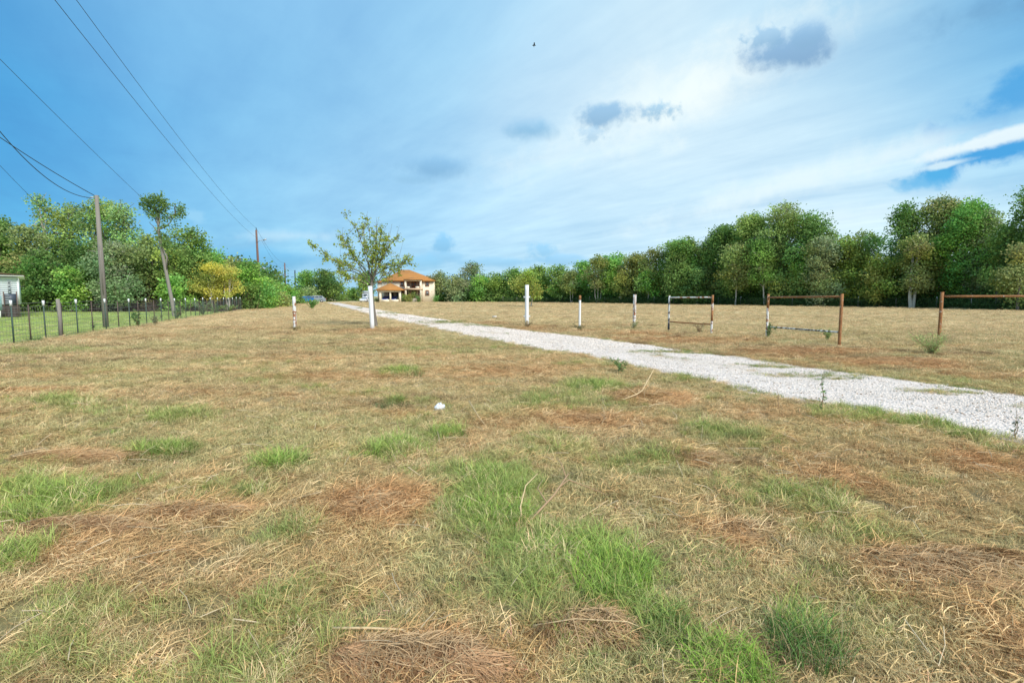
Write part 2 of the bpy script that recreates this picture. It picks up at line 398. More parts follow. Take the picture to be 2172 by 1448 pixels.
def field(x, y):
    """albedo, green share, brown share of the ground cover at x, y"""
    x = np.asarray(x, float); y = np.asarray(y, float)
    r = np.hypot(x, y)
    g = blob(GREEN_S, x, y, 51); b = blob(BROWN_S, x, y, 61)
    # mowing rows run across the view
    row = fbm(x*.22+3, y*1.1, 71, 4); row2 = fbm(x*.5, y*3.1, 73, 3)
    n1 = fbm(x*.45, y*.55, 75, 4); n2 = fbm(x*2.2, y*2.2, 77, 4); n3 = fbm(x*7, y*7, 79, 3)
    near = np.clip(1 - (r-6)/26, 0, 1)
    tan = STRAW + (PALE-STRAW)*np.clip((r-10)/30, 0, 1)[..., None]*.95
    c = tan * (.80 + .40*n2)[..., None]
    bw = np.clip(.95*b + np.clip((row-.57)*2.4, 0, .35) + np.clip((n2-.62)*3, 0, .4)*.5, 0, 1)
    ol = np.clip((n1-.38)*2.6, 0, .65)*(.22+.78*near) + np.clip((n3-.6)*2, 0, .3)*near
    c = c + (OLIVE*1.25-c)*ol[..., None]
    bw = np.where(b > .3, bw, bw*np.clip(1.1-.9*ol, 0, 1))
    c = c + (BROWN*(.85+.5*n3)[..., None]-c)*bw[..., None]
    gw = np.clip(g*1.0 + .35*(n3-.5)*(g > .1) + np.clip((fbm(x*.9, y*.9, 83, 4)-.64)*4, 0, .45)*near, 0, 1)
    gc = GREEN*(1.0+.5*(n2-.3))[..., None]; gc = gc + (OLIVE-gc)*(np.clip(1-g, 0, .8)*.75)[..., None]
    c = c + (gc-c)*(gw*.80)[..., None]
    # bits of dark thatch
    dk = np.clip((row2-.66)*4, 0, .45)
    c = c*(1-dk[..., None]*.7)
    cl = np.clip((fbm(x*1.7, y*3.4, 87, 3)-.665)*7, 0, .7)*np.clip((r-8)/8, 0, 1)      # clods and dark clippings
    c = c + (np.array([.15, .095, .055])-c)*cl[..., None]
    # mown lawn behind the wire fence
    side = (x-FA[0])*FD[1] - (y-FA[1])*FD[0]        # < 0 : left of the fence
    lw = np.clip(.5 - side/.5 + (n3-.5)*1.6, 0, 1) * (side < 1.2)
    lawn = LAWN*(.85+.35*n1)[..., None]*np.array([1.12, 1, 1])
    c = c + (lawn-c)*lw[..., None]
    # litter under the woods, left
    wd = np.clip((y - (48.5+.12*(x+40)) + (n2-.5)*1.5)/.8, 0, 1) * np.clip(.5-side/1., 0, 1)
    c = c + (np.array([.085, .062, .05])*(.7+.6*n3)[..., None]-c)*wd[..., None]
    # under the right tree line
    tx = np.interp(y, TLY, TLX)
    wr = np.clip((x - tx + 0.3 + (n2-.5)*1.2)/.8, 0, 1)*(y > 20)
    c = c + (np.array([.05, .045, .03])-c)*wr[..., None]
    gw = np.maximum(gw, 0)*(1-lw)
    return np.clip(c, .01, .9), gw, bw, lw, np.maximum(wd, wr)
TL = [(930,136),(1060,127),(1200,116),(1430,93),(1522,87),(1700,75),(1865,68),(1976,64),(2172,54),(2330,46),(2700,38)]
TLX = np.array([colx(p, d) for p, d in TL]); TLY = np.array([d for p, d in TL], float)
o_ = np.argsort(TLY); TLX = TLX[o_]; TLY = TLY[o_]
TLX = np.append(TLX, [-35, -60]); TLY = np.append(TLY, [170, 400])

MID_S = spots([(1700,798,100,6,.85),(1765,808,40,4,1.0),(1610,778,60,4,.7),(2000,835,75,6,1.1),(2230,870,80,6,1),(1400,749,60,3,.7),(950,684,48,3,1),(1015,691,40,2.5,.6),(820,664,40,2,.6)])
# the land: rings that widen with distance, as far as the horizon
def build_ground():
    near = np.linspace(-64, 64, 560); far = np.linspace(66, 294, 58)
    th = np.radians(np.concatenate([near, far])); n = len(th)
    rr = np.concatenate([[.0], .55*(170/.55)**np.linspace(0, 1, 460), np.geomspace(185, 5000, 14)])
    A, Rr = np.meshgrid(th, rr)
    X = Rr*np.sin(A); Y = Rr*np.cos(A)
    Z = gz(X, Y)
    t, s = drive_in(X, Y)
    dm = np.clip(1-np.abs(t-.5)*2+.02, 0, 1)*(s > -12)
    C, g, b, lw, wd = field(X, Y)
    Z = Z - .012*(dm > .03)
    soil_shade = np.clip(1-(Rr-5)/14, 0, 1)[..., None]*.62      # earth and thatch brown, with shade between near tufts painted into the colour
    C = C*(1-soil_shade) + np.array([.105, .082, .052])*soil_shade
    mb = MB(); V = np.stack([X, Y, Z], -1).reshape(-1, 3)
    i = np.arange(len(rr)-1)[:, None]*n; j = np.arange(n)[None]; k = (j+1) % n
    Q = np.stack([i+j, i+k, i+n+k, i+n+j], -1).reshape(-1, 4)[:, ::-1]
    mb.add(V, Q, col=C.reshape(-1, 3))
    m, t, o = mat('dry_field')
    a = t.add('ShaderNodeAttribute', attribute_name='tint').outputs['Color']
    pos = t.add('ShaderNodeNewGeometry').outputs['Position']
    mp = t.add('ShaderNodeMapping'); t.l.new(pos, mp.inputs[0]); mp.inputs['Scale'].default_value = (.35, 1, 1)
    n1 = t.noise(pos, 9, 6, .7); n2 = t.noise(mp.outputs[0], 1.6, 6, .7); n3 = t.noise(mp.outputs[0], .25, 4, .6)
    f = t.m('ADD', t.m('ADD', t.m('MULTIPLY', n1, .55), t.m('MULTIPLY', n2, .65)), t.m('ADD', t.m('MULTIPLY', n3, .30), .23))
    c = t.v('SCALE', a, sc=f)
    di = t.add('ShaderNodeBsdfDiffuse'); t.l.new(c, di.inputs[0])
    bp = t.add('ShaderNodeBump'); bp.inputs['Distance'].default_value = .05; bp.inputs['Strength'].default_value = .8
    t.l.new(n1, bp.inputs['Height']); t.l.new(bp.outputs[0], di.inputs['Normal'])
    t.l.new(di.outputs[0], o.inputs[0])
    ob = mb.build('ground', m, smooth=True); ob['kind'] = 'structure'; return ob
build_ground()

def build_drive():
    s = np.concatenate([np.arange(-14, 40, .12), np.arange(40, 124, .5)])
    a, b = drive_edges(s)
    w = .16*(fbm(s*1.3, s*0+4, 31, 3)-.5); w2 = .16*(fbm(s*1.3, s*0+9, 37, 3)-.5)
    a = a+w; b = b+w2
    tt = np.linspace(-.03, 1.03, 26)
    Nn = a[:, None] + (b-a)[:, None]*tt[None]
    jit = .07*(fbm(s*6, s*0, 3, 2)-.5)
    Nn[:, 0] += jit; Nn[:, -1] += jit[::-1]
    X = s[:, None]*DDIR[0] + Nn*DN[0]; Y = s[:, None]*DDIR[1] + Nn*DN[1]
    Z = gz(X, Y) + .03*np.sin(np.clip(tt, 0, 1)*pi)[None]**.5 + .012*(fbm(X*3, Y*3, 5, 3)-.5)
    n = len(tt); i = np.arange(len(s)-1)[:, None]*n; j = np.arange(n-1)[None]
    Q = np.stack([i+j, i+j+1, i+n+j+1, i+n+j], -1).reshape(-1, 4)
    mid = np.exp(-((tt[None]-.50)/.10)**2)*np.clip((fbm(s[:, None]*.35, tt[None]*2, 91, 3)-.42)*5, 0, 1)
    mid = np.maximum(mid*.6, np.clip(blob(MID_S, X, Y, 95), 0, 1)); trk = np.exp(-((tt[None]-.5)/.16)**2)*.15*fbm(s[:, None]*1.1, tt[None]*3, 96, 3)*2; mid = np.maximum(mid, trk)
    edge = np.clip(1-np.minimum(tt, 1-tt)/.10, 0, 1)[None]*(.35+.65*fbm(s[:, None]*1.5, tt[None]*3, 92, 2))
    dirt = np.clip(mid*.7 + edge*.8, 0, 1)[..., None]
    C = np.array([.74, .64, .58])*(1-dirt) + np.array([.40, .30, .19])*dirt
    mb = MB(); mb.add(np.stack([X, Y, Z], -1).reshape(-1, 3), Q, col=C.reshape(-1, 3))
    m, t, o = mat('crushed_limestone')
    at_ = t.add('ShaderNodeAttribute', attribute_name='tint').outputs['Color']
    pos = t.add('ShaderNodeNewGeometry').outputs['Position']
    vo = t.add('ShaderNodeTexVoronoi'); vo.inputs['Scale'].default_value = 28; t.l.new(pos, vo.inputs['Vector'])
    ns = t.noise(pos, 3.2, 6, .65)
    f = t.m('ADD', t.m('MULTIPLY', vo.outputs['Distance'], -.45), t.m('MULTIPLY_ADD', ns, .45, .90))
    c = t.v('SCALE', at_, sc=f)
    p = t.add('ShaderNodeBsdfDiffuse'); t.l.new(c, p.inputs[0])
    bp = t.add('ShaderNodeBump'); bp.inputs['Distance'].default_value = .02; bp.invert = True
    t.l.new(vo.outputs['Distance'], bp.inputs['Height']); t.l.new(bp.outputs[0], p.inputs['Normal'])
    t.l.new(p.outputs[0], o.inputs[0])
    ob = mb.build('gravel_drive', m, smooth=True); ob['kind'] = 'structure'
build_drive()

# ------------------------------------------------------------------ grass: small tufts strewn by geometry nodes
def blades(mb, n, rad, h0, h1, wid, lean, col=(1, 1, 1), var=.35, droop=1.0, origin=(0, 0, 0), dry=0.0, bend_dir=None):
    """tapered bent blades, base within rad, lean = sideways reach / height"""
    a = RNG.uniform(0, 2*pi, n); rr = rad*np.sqrt(RNG.uniform(0, 1, n))
    bx, by = rr*np.cos(a), rr*np.sin(a)
    h = RNG.uniform(h0, h1, n)
    d = RNG.uniform(0, 2*pi, n) if bend_dir is None else RNG.normal(bend_dir, .6, n)
    ln = lean*RNG.uniform(.3, 1.3, n)*h
    tt = np.array([0, .4, .75, 1.0]); V = []
    px = -np.sin(d); py = np.cos(d)
    tw = RNG.uniform(-.9, .9, n); px, py = px*np.cos(tw)-py*np.sin(tw), px*np.sin(tw)+py*np.cos(tw)
    for k, t in enumerate(tt):
        x = bx + np.cos(d)*ln*t**1.7; y = by + np.sin(d)*ln*t**1.7
        z = h*(t - droop*.35*lean*t**3)
        w = wid*(1-.55*t)*.5
        if k < 3:
            V += [np.stack([x-px*w, y-py*w, z], 1), np.stack([x+px*w, y+py*w, z], 1)]
        else: V += [np.stack([x, y, z], 1)]
    V = np.stack(V, 1) + np.asarray(origin)
    i = np.arange(n)[:, None]*7
    Q = np.concatenate([i+[0, 1, 3, 2], i+[2, 3, 5, 4]]); T3 = i+[4, 5, 6]
    k = RNG.uniform(1-var, 1+var, (n, 1)); c = np.asarray(col)*k
    if dry: 
        isd = RNG.uniform(0, 1, (n, 1)) < dry
        c = np.where(isd, (np.array([1.5, 1.15, 1.3]) if tuple(col) == (1, 1, 1) else np.array([.42, .33, .17]))*k, c)
    mb.add(V.reshape(-1, 3), Q, T3, col=np.repeat(c, 7, 0))
def strands(mb, n, rad, z0, z1, l0, l1, wid, col, var=.35, origin=(0, 0, 0), mound=0., ry=None, mainrot=None, spread=1.0, tilt=.12):
    """long dry strands lying on each other in all directions, lightly arched"""
    ry = ry or rad
    a = RNG.uniform(0, 2*pi, n); q = np.sqrt(RNG.uniform(0, 1, n))
    bx, by = rad*q*np.cos(a), ry*q*np.sin(a)
    L = RNG.uniform(l0, l1, n)
    d = RNG.uniform(0, 2*pi, n) if mainrot is None else RNG.normal(mainrot, spread, n)
    curv = RNG.normal(0, 1.1, n)
    zb = RNG.uniform(z0, z1, n)*(1-.6*q) + mound*np.clip(1-q**2, 0, 1)
    dz = RNG.normal(0, tilt, n)
    wv_ = RNG.uniform(.45, 1.35, n)
    V = []; x, y = bx.copy(), by.copy(); ang = d.copy()
    tt = np.linspace(0, 1, 5)
    for k, t in enumerate(tt):
        qq = np.sqrt((x/rad)**2 + (y/ry)**2)
        z = zb + dz*L*(t-.3) + .045*L*np.sin(pi*t) - (mound*.8*np.clip(qq**2-q**2, 0, 1))
        z = np.maximum(z, .004)
        w = wid*(.9 if k < 4 else .3)*.5*wv_
        if k < 4: V += [np.stack([x-np.sin(ang)*w, y+np.cos(ang)*w, z+w*.6], 1), np.stack([x+np.sin(ang)*w, y-np.cos(ang)*w, z-w*.6], 1)]
        else: V += [np.stack([x, y, z], 1)]
        ang = ang + curv/4; x = x+np.cos(ang)*L/4; y = y+np.sin(ang)*L/4
    V = np.stack(V, 1) + np.asarray(origin)
    i = np.arange(n)[:, None]*9
    Q = np.concatenate([i+[0, 1, 3, 2], i+[2, 3, 5, 4], i+[4, 5, 7, 6]]); T3 = i+[6, 7, 8]
    c = np.asarray(col)*RNG.uniform(1-var, 1+var, (n, 1))
    mb.add(V.reshape(-1, 3), Q, T3, col=np.repeat(c, 9, 0))

PROTO = bpy.data.collections.new('grass_kinds')      # not linked: only read by the node group
def proto(i, mb, m):
    me = mb.mesh('tuft_kind'); me.materials.append(m)
    PROTO.objects.link(bpy.data.objects.new('k%02d' % i, me))
for i in range(4):                                   # 0-3 mown dry turf
    mb = MB(); blades(mb, 62, .08, .018, .060, .0030, 1.0, var=.45, dry=.12); strands(mb, 10, .08, .0, .032, .04, .10, .0026, (1.15, 1.02, .95), tilt=.25)
    proto(i, mb, M['blade'])
for i in range(4, 7):                                # 4-6 green tufts
    mb = MB(); blades(mb, 64, .08, .04, .13, .0032, .95, var=.4, dry=.16); strands(mb, 7, .08, .0, .03, .05, .11, .0026, (1.9, 1.15, 1.9), tilt=.3)
    proto(i, mb, M['blade'])
for i in range(7, 10):                               # 7-9 loose cut hay
    mb = MB(); strands(mb, 62, .10, .0, .045, .05, .15, .0026, (1.15, 1.08, 1.05), var=.5, tilt=.2); blades(mb, 16, .09, .02, .06, .003, 1.2)
    proto(i, mb, M['blade'])
for i in range(10, 12):                              # 10-11 coarse turf for the distance
    mb = MB(); blades(mb, 110, .22, .015, .06, .0065, 1.1, var=.3, dry=.10); proto(i, mb, M['blade'])

def scatter(name, P3, rot, scl, idx, hue, collection=PROTO):
    me = bpy.data.meshes.new(name); n = len(P3)
    me.vertices.add(n); me.vertices.foreach_set('co', P3.astype(np.float32).ravel())
    for nm, ty, arr, key in (('rot', 'FLOAT_VECTOR', rot, 'vector'), ('scl', 'FLOAT', scl, 'value'), ('idx', 'INT', idx, 'value'),
                             ('hue', 'FLOAT_COLOR', np.hstack([hue, np.ones((n, 1))]), 'color')):
        a = me.attributes.new(nm, ty, 'POINT'); a.data.foreach_set(key, np.ascontiguousarray(arr.astype(np.int32 if ty == 'INT' else np.float32)).ravel())
    me.update()
    o = link(bpy.data.objects.new(name, me))
    g = bpy.data.node_groups.new(name, 'GeometryNodeTree')
    g.interface.new_socket('Geometry', in_out='INPUT', socket_type='NodeSocketGeometry')
    g.interface.new_socket('Geometry', in_out='OUTPUT', socket_type='NodeSocketGeometry')
    N = g.nodes; L = g.links
    gi = N.new('NodeGroupInput'); go = N.new('NodeGroupOutput')
    ci = N.new('GeometryNodeCollectionInfo'); ci.inputs['Collection'].default_value = collection
    ci.inputs['Separate Children'].default_value = True; ci.inputs['Reset Children'].default_value = True
    ip = N.new('GeometryNodeInstanceOnPoints'); ip.inputs['Pick Instance'].default_value = True
    def att(nm, ty):
        a = N.new('GeometryNodeInputNamedAttribute'); a.data_type = ty; a.inputs[0].default_value = nm; return a.outputs[0]
    L.new(gi.outputs[0], ip.inputs['Points']); L.new(ci.outputs[0], ip.inputs['Instance'])
    L.new(att('idx', 'INT'), ip.inputs['Instance Index']); L.new(att('rot', 'FLOAT_VECTOR'), ip.inputs['Rotation'])
    L.new(att('scl', 'FLOAT'), ip.inputs['Scale']); L.new(ip.outputs[0], go.inputs[0])
    md = o.modifiers.new('scatter', 'NODES'); md.node_group = g
    return o

def build_grass():
    XY = []; SZ = []
    for r0, r1, dens, half, sz in ((.9, 4.2, 420, 62, 1.0), (4.2, 7, 300, 60, 1.0), (7, 11, 170, 58, 1.1), (11, 18, 100, 56, 1.2), (18, 30, 34, 55, 1.5), (30, 48, 13, 54, 1.7), (48, 76, 5, 53, 2.1), (76, 128, 2.2, 50, 2.8)):
        n = int(dens*(r1*r1-r0*r0)*R(half)); r = np.sqrt(RNG.uniform(r0*r0, r1*r1, n)); a = R(half)*RNG.uniform(-1, 1, n)
        XY.append(np.stack([r*np.sin(a), r*np.cos(a)], 1)); SZ.append(np.full(n, sz))
    XY = np.vstack(XY); SZ = np.concatenate(SZ); x, y = XY.T; n = len(x)
    t, s = drive_in(x, y)
    on = (t > .0) & (t < 1.0) & (s > -14) & (s < 122)
    mid = np.exp(-((t-.50)/.07)**2)*np.clip((fbm(s*.35, t*2, 91, 3)-.50)*7, 0, 1)
    mid = np.maximum(mid*.5, np.clip(blob(MID_S, x, y, 95)*1.3, 0, 1))
    keep = ~on | (RNG.uniform(0, 1, n) < np.maximum(mid*.9, np.clip(1-np.minimum(t, 1-t)/.05, 0, 1)*.5))
    C, g, b, lw, wd = field(x, y)
    keep &= wd < .5
    keep &= RNG.uniform(0, 1, n) < np.where(fbm(x*3, y*3, 15, 3) > .36, 1, .45)
    x, y, C, g, b, lw, SZ, on, t = (v[keep] for v in (x, y, C, g, b, lw, SZ, on, t)); n = len(x)
    r = np.hypot(x, y); u = RNG.uniform(0, 1, n)
    idx = np.where(u < g*.85, RNG.integers(4, 7, n), np.where(u < g*.85+.10+b*.75, RNG.integers(7, 10, n), RNG.integers(0, 4, n)))
    idx = np.where(r > RNG.uniform(10, 24, n), RNG.integers(10, 12, n), idx)
    scl = RNG.uniform(.7, 1.3, n)*SZ
    tall = fbm(x*1.3, y*1.3, 21, 3)
    scl *= .7+.6*tall; scl *= np.where(idx >= 10, .75, 1)
    scl = np.where((idx >= 4) & (idx < 7), scl*(.55+.75*np.clip(g, 0, 1)), scl)
    scl = np.where(lw > .5, scl*.7, scl)
    hue = C*RNG.uniform(.80, 1.25, (n, 1))*np.where(r > 14, 1, 1.12)[:, None]
    gi = (idx >= 4) & (idx < 7)
    w = RNG.uniform(0, .75, (n, 1))
    hue = np.where(gi[:, None], hue*(1-w)+(GREEN*1.15)*w, hue)
    hi = (idx >= 7) & (idx < 10); w = RNG.uniform(0, .7, (n, 1))
    hue = np.where(hi[:, None], hue*(1-w)+(BROWN*1.15)*w, hue)
    sp = (RNG.uniform(0, 1, (n, 1)) < .12) & (r[:, None] < 40); hue = np.where(sp, hue*.25+PALE*1.0, hue)
    sp = (RNG.uniform(0, 1, (n, 1)) < .10) & ~hi[:, None]; hue = np.where(sp, hue*.5+OLIVE*.5, hue)
    hue = np.where((on & (u > .3))[:, None], np.array([.20, .26, .07]), hue)
    rot = np.stack([RNG.normal(0, .16, n), RNG.normal(0, .16, n), RNG.uniform(0, 2*pi, n)], 1)
    P3 = np.stack([x, y, gz(x, y)+.003], 1)
    o = scatter('grass', P3, rot, scl, idx, hue)
    tag(o, 'mown dry straw-coloured grass with green patches covering the field', 'grass', kind='stuff')
build_grass()

STONE = bpy.data.collections.new('stone_kinds')
def build_gravel():
    m, t, o = mat('limestone_chip')
    i = t.add('ShaderNodeAttribute', attribute_name='hue', attribute_type='INSTANCER')
    d = t.add('ShaderNodeBsdfDiffuse'); t.l.new(i.outputs['Color'], d.inputs[0]); t.l.new(d.outputs[0], o.inputs[0])
    for k in range(5):
        mb = MB(); V = np.array([(x, y, z) for z in (-.5, .5) for y in (-.5, .5) for x in (-.5, .5)])
        V = V*RNG.uniform(.65, 1.15, (8, 1)) + RNG.normal(0, .08, (8, 3)); V[:, 2] *= .55
        mb.add(V, [(0,2,3,1),(4,5,7,6),(0,1,5,4),(2,6,7,3),(0,4,6,2),(1,3,7,5)])
        me = mb.mesh('chip_kind'); me.materials.append(m); STONE.objects.link(bpy.data.objects.new('s%d' % k, me))
    S = []; 
    for s0, s1, n, a, b in ((-8, 12, 52000, .007, .023), (12, 26, 30000, .010, .032), (26, 60, 10000, .025, .06)):
        S.append(np.stack([RNG.uniform(s0, s1, n), RNG.uniform(-.09, 1.09, n), RNG.uniform(0, 1, n)**2.2*(b-a)+a], 1))
    S = np.vstack(S); s, tt, sz = S.T; n = len(s)
    mid = np.exp(-((tt-.50)/.08)**2)*np.clip((fbm(s*.35, tt*2, 91, 3)-.46)*6, 0, 1)
    a, b = drive_edges(s); nn = a+(b-a)*tt; mid = np.maximum(mid*.7, np.clip(blob(MID_S, s*DDIR[0]+nn*DN[0], s*DDIR[1]+nn*DN[1], 95)*1.2, 0, 1))
    keep = RNG.uniform(0, 1, n) > np.maximum(mid*.9, np.clip(.80-np.minimum(tt, 1-tt)/.07, 0, .85))
    s, tt, sz = s[keep], tt[keep], sz[keep]; n = len(s)
    a, b = drive_edges(s); nn = a+(b-a)*tt + RNG.normal(0, .03, n)
    x = s*DDIR[0]+nn*DN[0]; y = s*DDIR[1]+nn*DN[1]
    z = gz(x, y)+.03*np.sin(np.clip(tt, 0, 1)*pi)**.5 + sz*.1
    hue = np.array([.83, .725, .64])*RNG.uniform(.60, 1.12, (n, 1))
    br = RNG.uniform(0, 1, (n, 1)) < .07; hue = np.where(br, np.array([.34, .24, .17]), hue)
    rot = np.stack([RNG.normal(0, .3, n), RNG.normal(0, .3, n), RNG.uniform(0, 6.3, n)], 1)
    o = scatter('gravel', np.stack([x, y, z], 1), rot, sz, RNG.integers(0, 5, n), hue, STONE)
    tag(o, 'loose white limestone chips strewn over the gravel drive', 'gravel', kind='stuff')
build_gravel()

# ------------------------------------------------------------------ heaps of cut hay, stalks, tufts and weeds
def hay(px, py, rxp, ryp, h, n, label, col=(.50, .31, .16), rot=None, tuft=0):
    x, y, z = g3(px, py); rx = rxp*y/FPX; ry = max(.15, (gnd(px, py-ryp)[1]-gnd(px, py+ryp)[1])/2*.9)
    k = max(1, y/5)
    mb = MB(); n = int(n*2.6)
    for q in range(7):             # a heap is a few overlapping swaths
        ox, oy = RNG.normal(0, .38*rx), RNG.normal(0, .32*ry)
        strands(mb, n//7, rx*RNG.uniform(.35, .7), 0, h*.40, .06*k**.5, .20*k**.5, .0024*k**.8, np.array(col)*RNG.uniform(.85, 1.2), var=.3,
                origin=(ox, oy, -.01), mound=h*RNG.uniform(.15, .45), ry=ry*RNG.uniform(.4, .8), mainrot=RNG.uniform(0, 3), spread=1.0, tilt=.08)
    strands(mb, n//10, rx*1.15, 0, h*.5, .06*k**.5, .20*k**.5, .0024*k**.7, (.50, .34, .19), var=.35, mound=h*.5, ry=ry*.95, tilt=.18)
    o = mb.build('hay_heap', M['strand'], loc=(x, y, z)); tag(o, label, 'hay', 'heaps of cut hay on the field')
hay(1480, 975, 78, 20, .10, 1500, 'small brown heap of cut hay right of centre between green grass and the drive')
hay(1985, 1200, 190, 58, .13, 4200, 'broad reddish brown mat of cut hay at the right edge of the foreground')
hay(1250, 1345, 110, 32, .12, 1900, 'thick brown hay clump with dark hollow beneath at bottom centre')
hay(870, 1408, 190, 42, .10, 3600, 'wide pinkish brown hay swath along the bottom edge left of centre', (.42, .25, .135))
hay(400, 1090, 130, 22, .11, 1900, 'orange brown hay ridge in the left foreground behind the grey grass')
hay(175, 1120, 130, 24, .11, 1900, 'dark brown hay ridge at far left beside the bright green grass', (.36, .21, .11))
hay(785, 1075, 100, 38, .09, 1700, 'brown hay patch left of the bright green grass in the centre')
hay(1375, 842, 90, 13, .12, 1200, 'orange brown hay heap near the drive under a pale forked twig', (.40, .24, .10))
hay(1250, 885, 120, 12, .08, 900, 'flat brown hay swath in the middle of the field by the white bag')
hay(200, 968, 130, 11, .09, 1000, 'low brown hay line left of the dark green tussock')
hay(60, 830, 75, 8, .10, 700, 'orange hay strip at the left edge near the fence', (.42, .24, .09))
hay(1570, 1125, 90, 20, .08, 1100, 'light brown hay swath right of the broken stalk', (.40, .26, .14))
hay(1900, 768, 130, 9, .14, 900, 'brown hay row beyond the drive below the rusty gate post')
hay(1660, 745, 110, 7, .14, 800, 'brown hay row beyond the drive below the wide pipe panel')
hay(1650, 935, 34, 9, .09, 350, 'little hay tuft with pale stems near the tall weed by the drive')

def bundle(name, px, py, n, rad, h0, h1, w, lean, col, label, cat='grass', dry=.1, extra=None, bend=None):
    x, y, z = g3(px, py); mb = MB()
    h0, h1 = h0*.6, h1*.82; w *= .75; n = int(n*1.25)
    blades(mb, n, rad*1.35, h0, h1, w, lean, col=col, var=.4, dry=dry, bend_dir=bend)
    if extra: extra(mb)
    o = mb.build(name, M['strand'], loc=(x, y, z)); tag(o, label, cat, 'grass tussocks on the field'); return o
dk = (.12, .20, .045); br_ = (.25, .40, .065); gg = (.28, .35, .11)
bundle('grass_tuft', 342, 962, 420, .24, .05, .17, .006, 1.2, dk, 'dark green grass tussock beside the brown hay line on the left', bend=0)
bundle('grass_tuft', 590, 992, 380, .22, .05, .16, .006, 1.3, dk, 'dark green bent tussock in the left middle ground with pale stems', bend=.2)
bundle('grass_tuft', 1710, 1385, 420, .12, .10, .30, .0045, .8, (.12, .22, .06), 'tall dark green tussock at bottom right with seed stalks', dry=.25)
bundle('grass_tuft', 1545, 1425, 420, .13, .07, .20, .0045, 1.0, br_, 'bright green tussock at the bottom edge right of centre')
bundle('grass_tuft', 1290, 1235, 520, .17, .10, .24, .0045, .7, br_, 'tall bright green grass clump in the lower centre')
bundle('grass_tuft', 1055, 1100, 460, .20, .09, .20, .0050, .9, br_, 'bright green grass clump just left of the broken stalk')
bundle('grass_tuft', 1130, 1180, 360, .22, .08, .18, .0045, .9, gg, 'soft light green grass clump below the broken stalk')
bundle('grass_tuft', 1410, 1355, 300, .10, .06, .17, .0045, .9, (.09, .17, .04), 'green tussock right of the brown hay clump at bottom centre')
bundle('grass_tuft', 845, 958, 340, .26, .05, .13, .006, 1.0, br_, 'bright green low tuft left of centre below the white bag')
bundle('grass_tuft', 942, 924, 260, .20, .04, .12, .006, 1.2, dk, 'small dark green tuft right below the white bag')
bundle('grass_tuft', 856, 796, 240, .30, .06, .17, .010, .8, (.10, .20, .06), 'isolated green tussock in the middle distance left of the white bag')
bundle('grass_tuft', 832, 862, 180, .18, .05, .14, .008, .9, (.10, .18, .07), 'small green tussock nearest the left of the white bag')
bundle('grass_tuft', 60, 1085, 420, .30, .07, .17, .005, .9, br_, 'bright green grass clump at the left edge of the field')
bundle('grass_tuft', 190, 1050, 380, .32, .06, .15, .005, .9, gg, 'green grass clump in the left foreground right of the brightest one')
bundle('grass_tuft', 620, 1125, 260, .14, .05, .14, .0045, .9, gg, 'grey-green grass tuft between two brown hay ridges')
bundle('grass_tuft', 76, 724, 90, .16, .15, .42, .012, 1.1, (.10, .19, .06), 'spiky green tuft at the foot of the wire fence by the wooden post')
bundle('grass_tuft', 1500, 1180, 220, .16, .05, .14, .0045, 1.0, gg, 'pale green tuft left of the light brown hay swath end')
bundle('grass_tuft', 10, 1215, 220, .10, .06, .16, .0045, .9, br_, 'bright green tuft cut by the left edge of the foreground')

def stalk(name, pts, rad, label, col_m, group='dry stalks lying on the field', cat='stalk', forks=()):
    P = []
    for (px, py, h) in pts:
        x, y, z = g3(px, py); P.append((x, y, z+h))
    P = np.array(P); o0 = P[0].copy(); mb = MB(); mb.tube(P-o0, np.linspace(rad, rad*.55, len(P)), 6)
    for f in forks:
        Q = np.array([(lambda g: (g[0], g[1], g[2]+h))(g3(px, py)) for (px, py, h) in f])-o0
        mb.tube(Q, np.linspace(rad*.6, rad*.25, len(Q)), 5)
    o = mb.build(name, col_m, loc=tuple(o0)); tag(o, label, cat, group)
M['stalk'] = pbr('pale_stalk', (.62, .45, .25), .8, var=.3, scale=30)
M['brown_stalk'] = pbr('brown_stalk', (.36, .23, .13), .85, var=.3, scale=30)
stalk('dead_stalk', [(1095,1140,.02),(1130,1120,.05),(1175,1100,.16),(1205,1080,.26)], .009, 'broken brown stalk with pale forks sticking up in the centre foreground', M['brown_stalk'],
      forks=[[(1188,1092,.20),(1205,1075,.20),(1255,1062,.10),(1290,1062,.05)],[(1200,1083,.24),(1190,1070,.30),(1180,1064,.33)],[(1160,1107,.12),(1140,1085,.15),(1150,1065,.16)]])
stalk('dead_stalk', [(1108,1130,.01),(1104,1112,.10),(1115,1090,.18),(1140,1070,.22)], .005, 'thin pale curved stalk left of the broken brown stalk', M['stalk'])
stalk('dead_stalk', [(1195,1125,.02),(1250,1100,.04),(1290,1075,.06)], .0045, 'straight pale stalk slanting right of the broken brown stalk', M['stalk'])
stalk('dead_stalk', [(706,1358,.045),(780,1359,.05),(850,1362,.045),(905,1366,.02)], .0065, 'thick straw-yellow stalk lying level at bottom centre', M['stalk'])
stalk('dead_stalk', [(724,1404,.02),(780,1385,.04),(836,1362,.05)], .0045, 'yellow stalk slanting below the thick level stalk', M['stalk'])
stalk('dead_stalk', [(1130,1352,.05),(1220,1356,.09),(1330,1358,.08),(1410,1366,.03)], .003, 'thin long straw lying over the brown hay clump', M['stalk'])
stalk('dead_stalk', [(1320,852,.04),(1350,848,.08),(1362,845,.12),(1385,842,.42)], .010, 'pale forked twig standing out of the orange hay heap', M['stalk'], forks=[[(1350,848,.08),(1335,848,.16),(1325,849,.22)]])
stalk('dead_stalk', [(28,972,.03),(90,964,.05),(160,953,.03)], .006, 'long straw lying across the grass at the far left', M['stalk'])
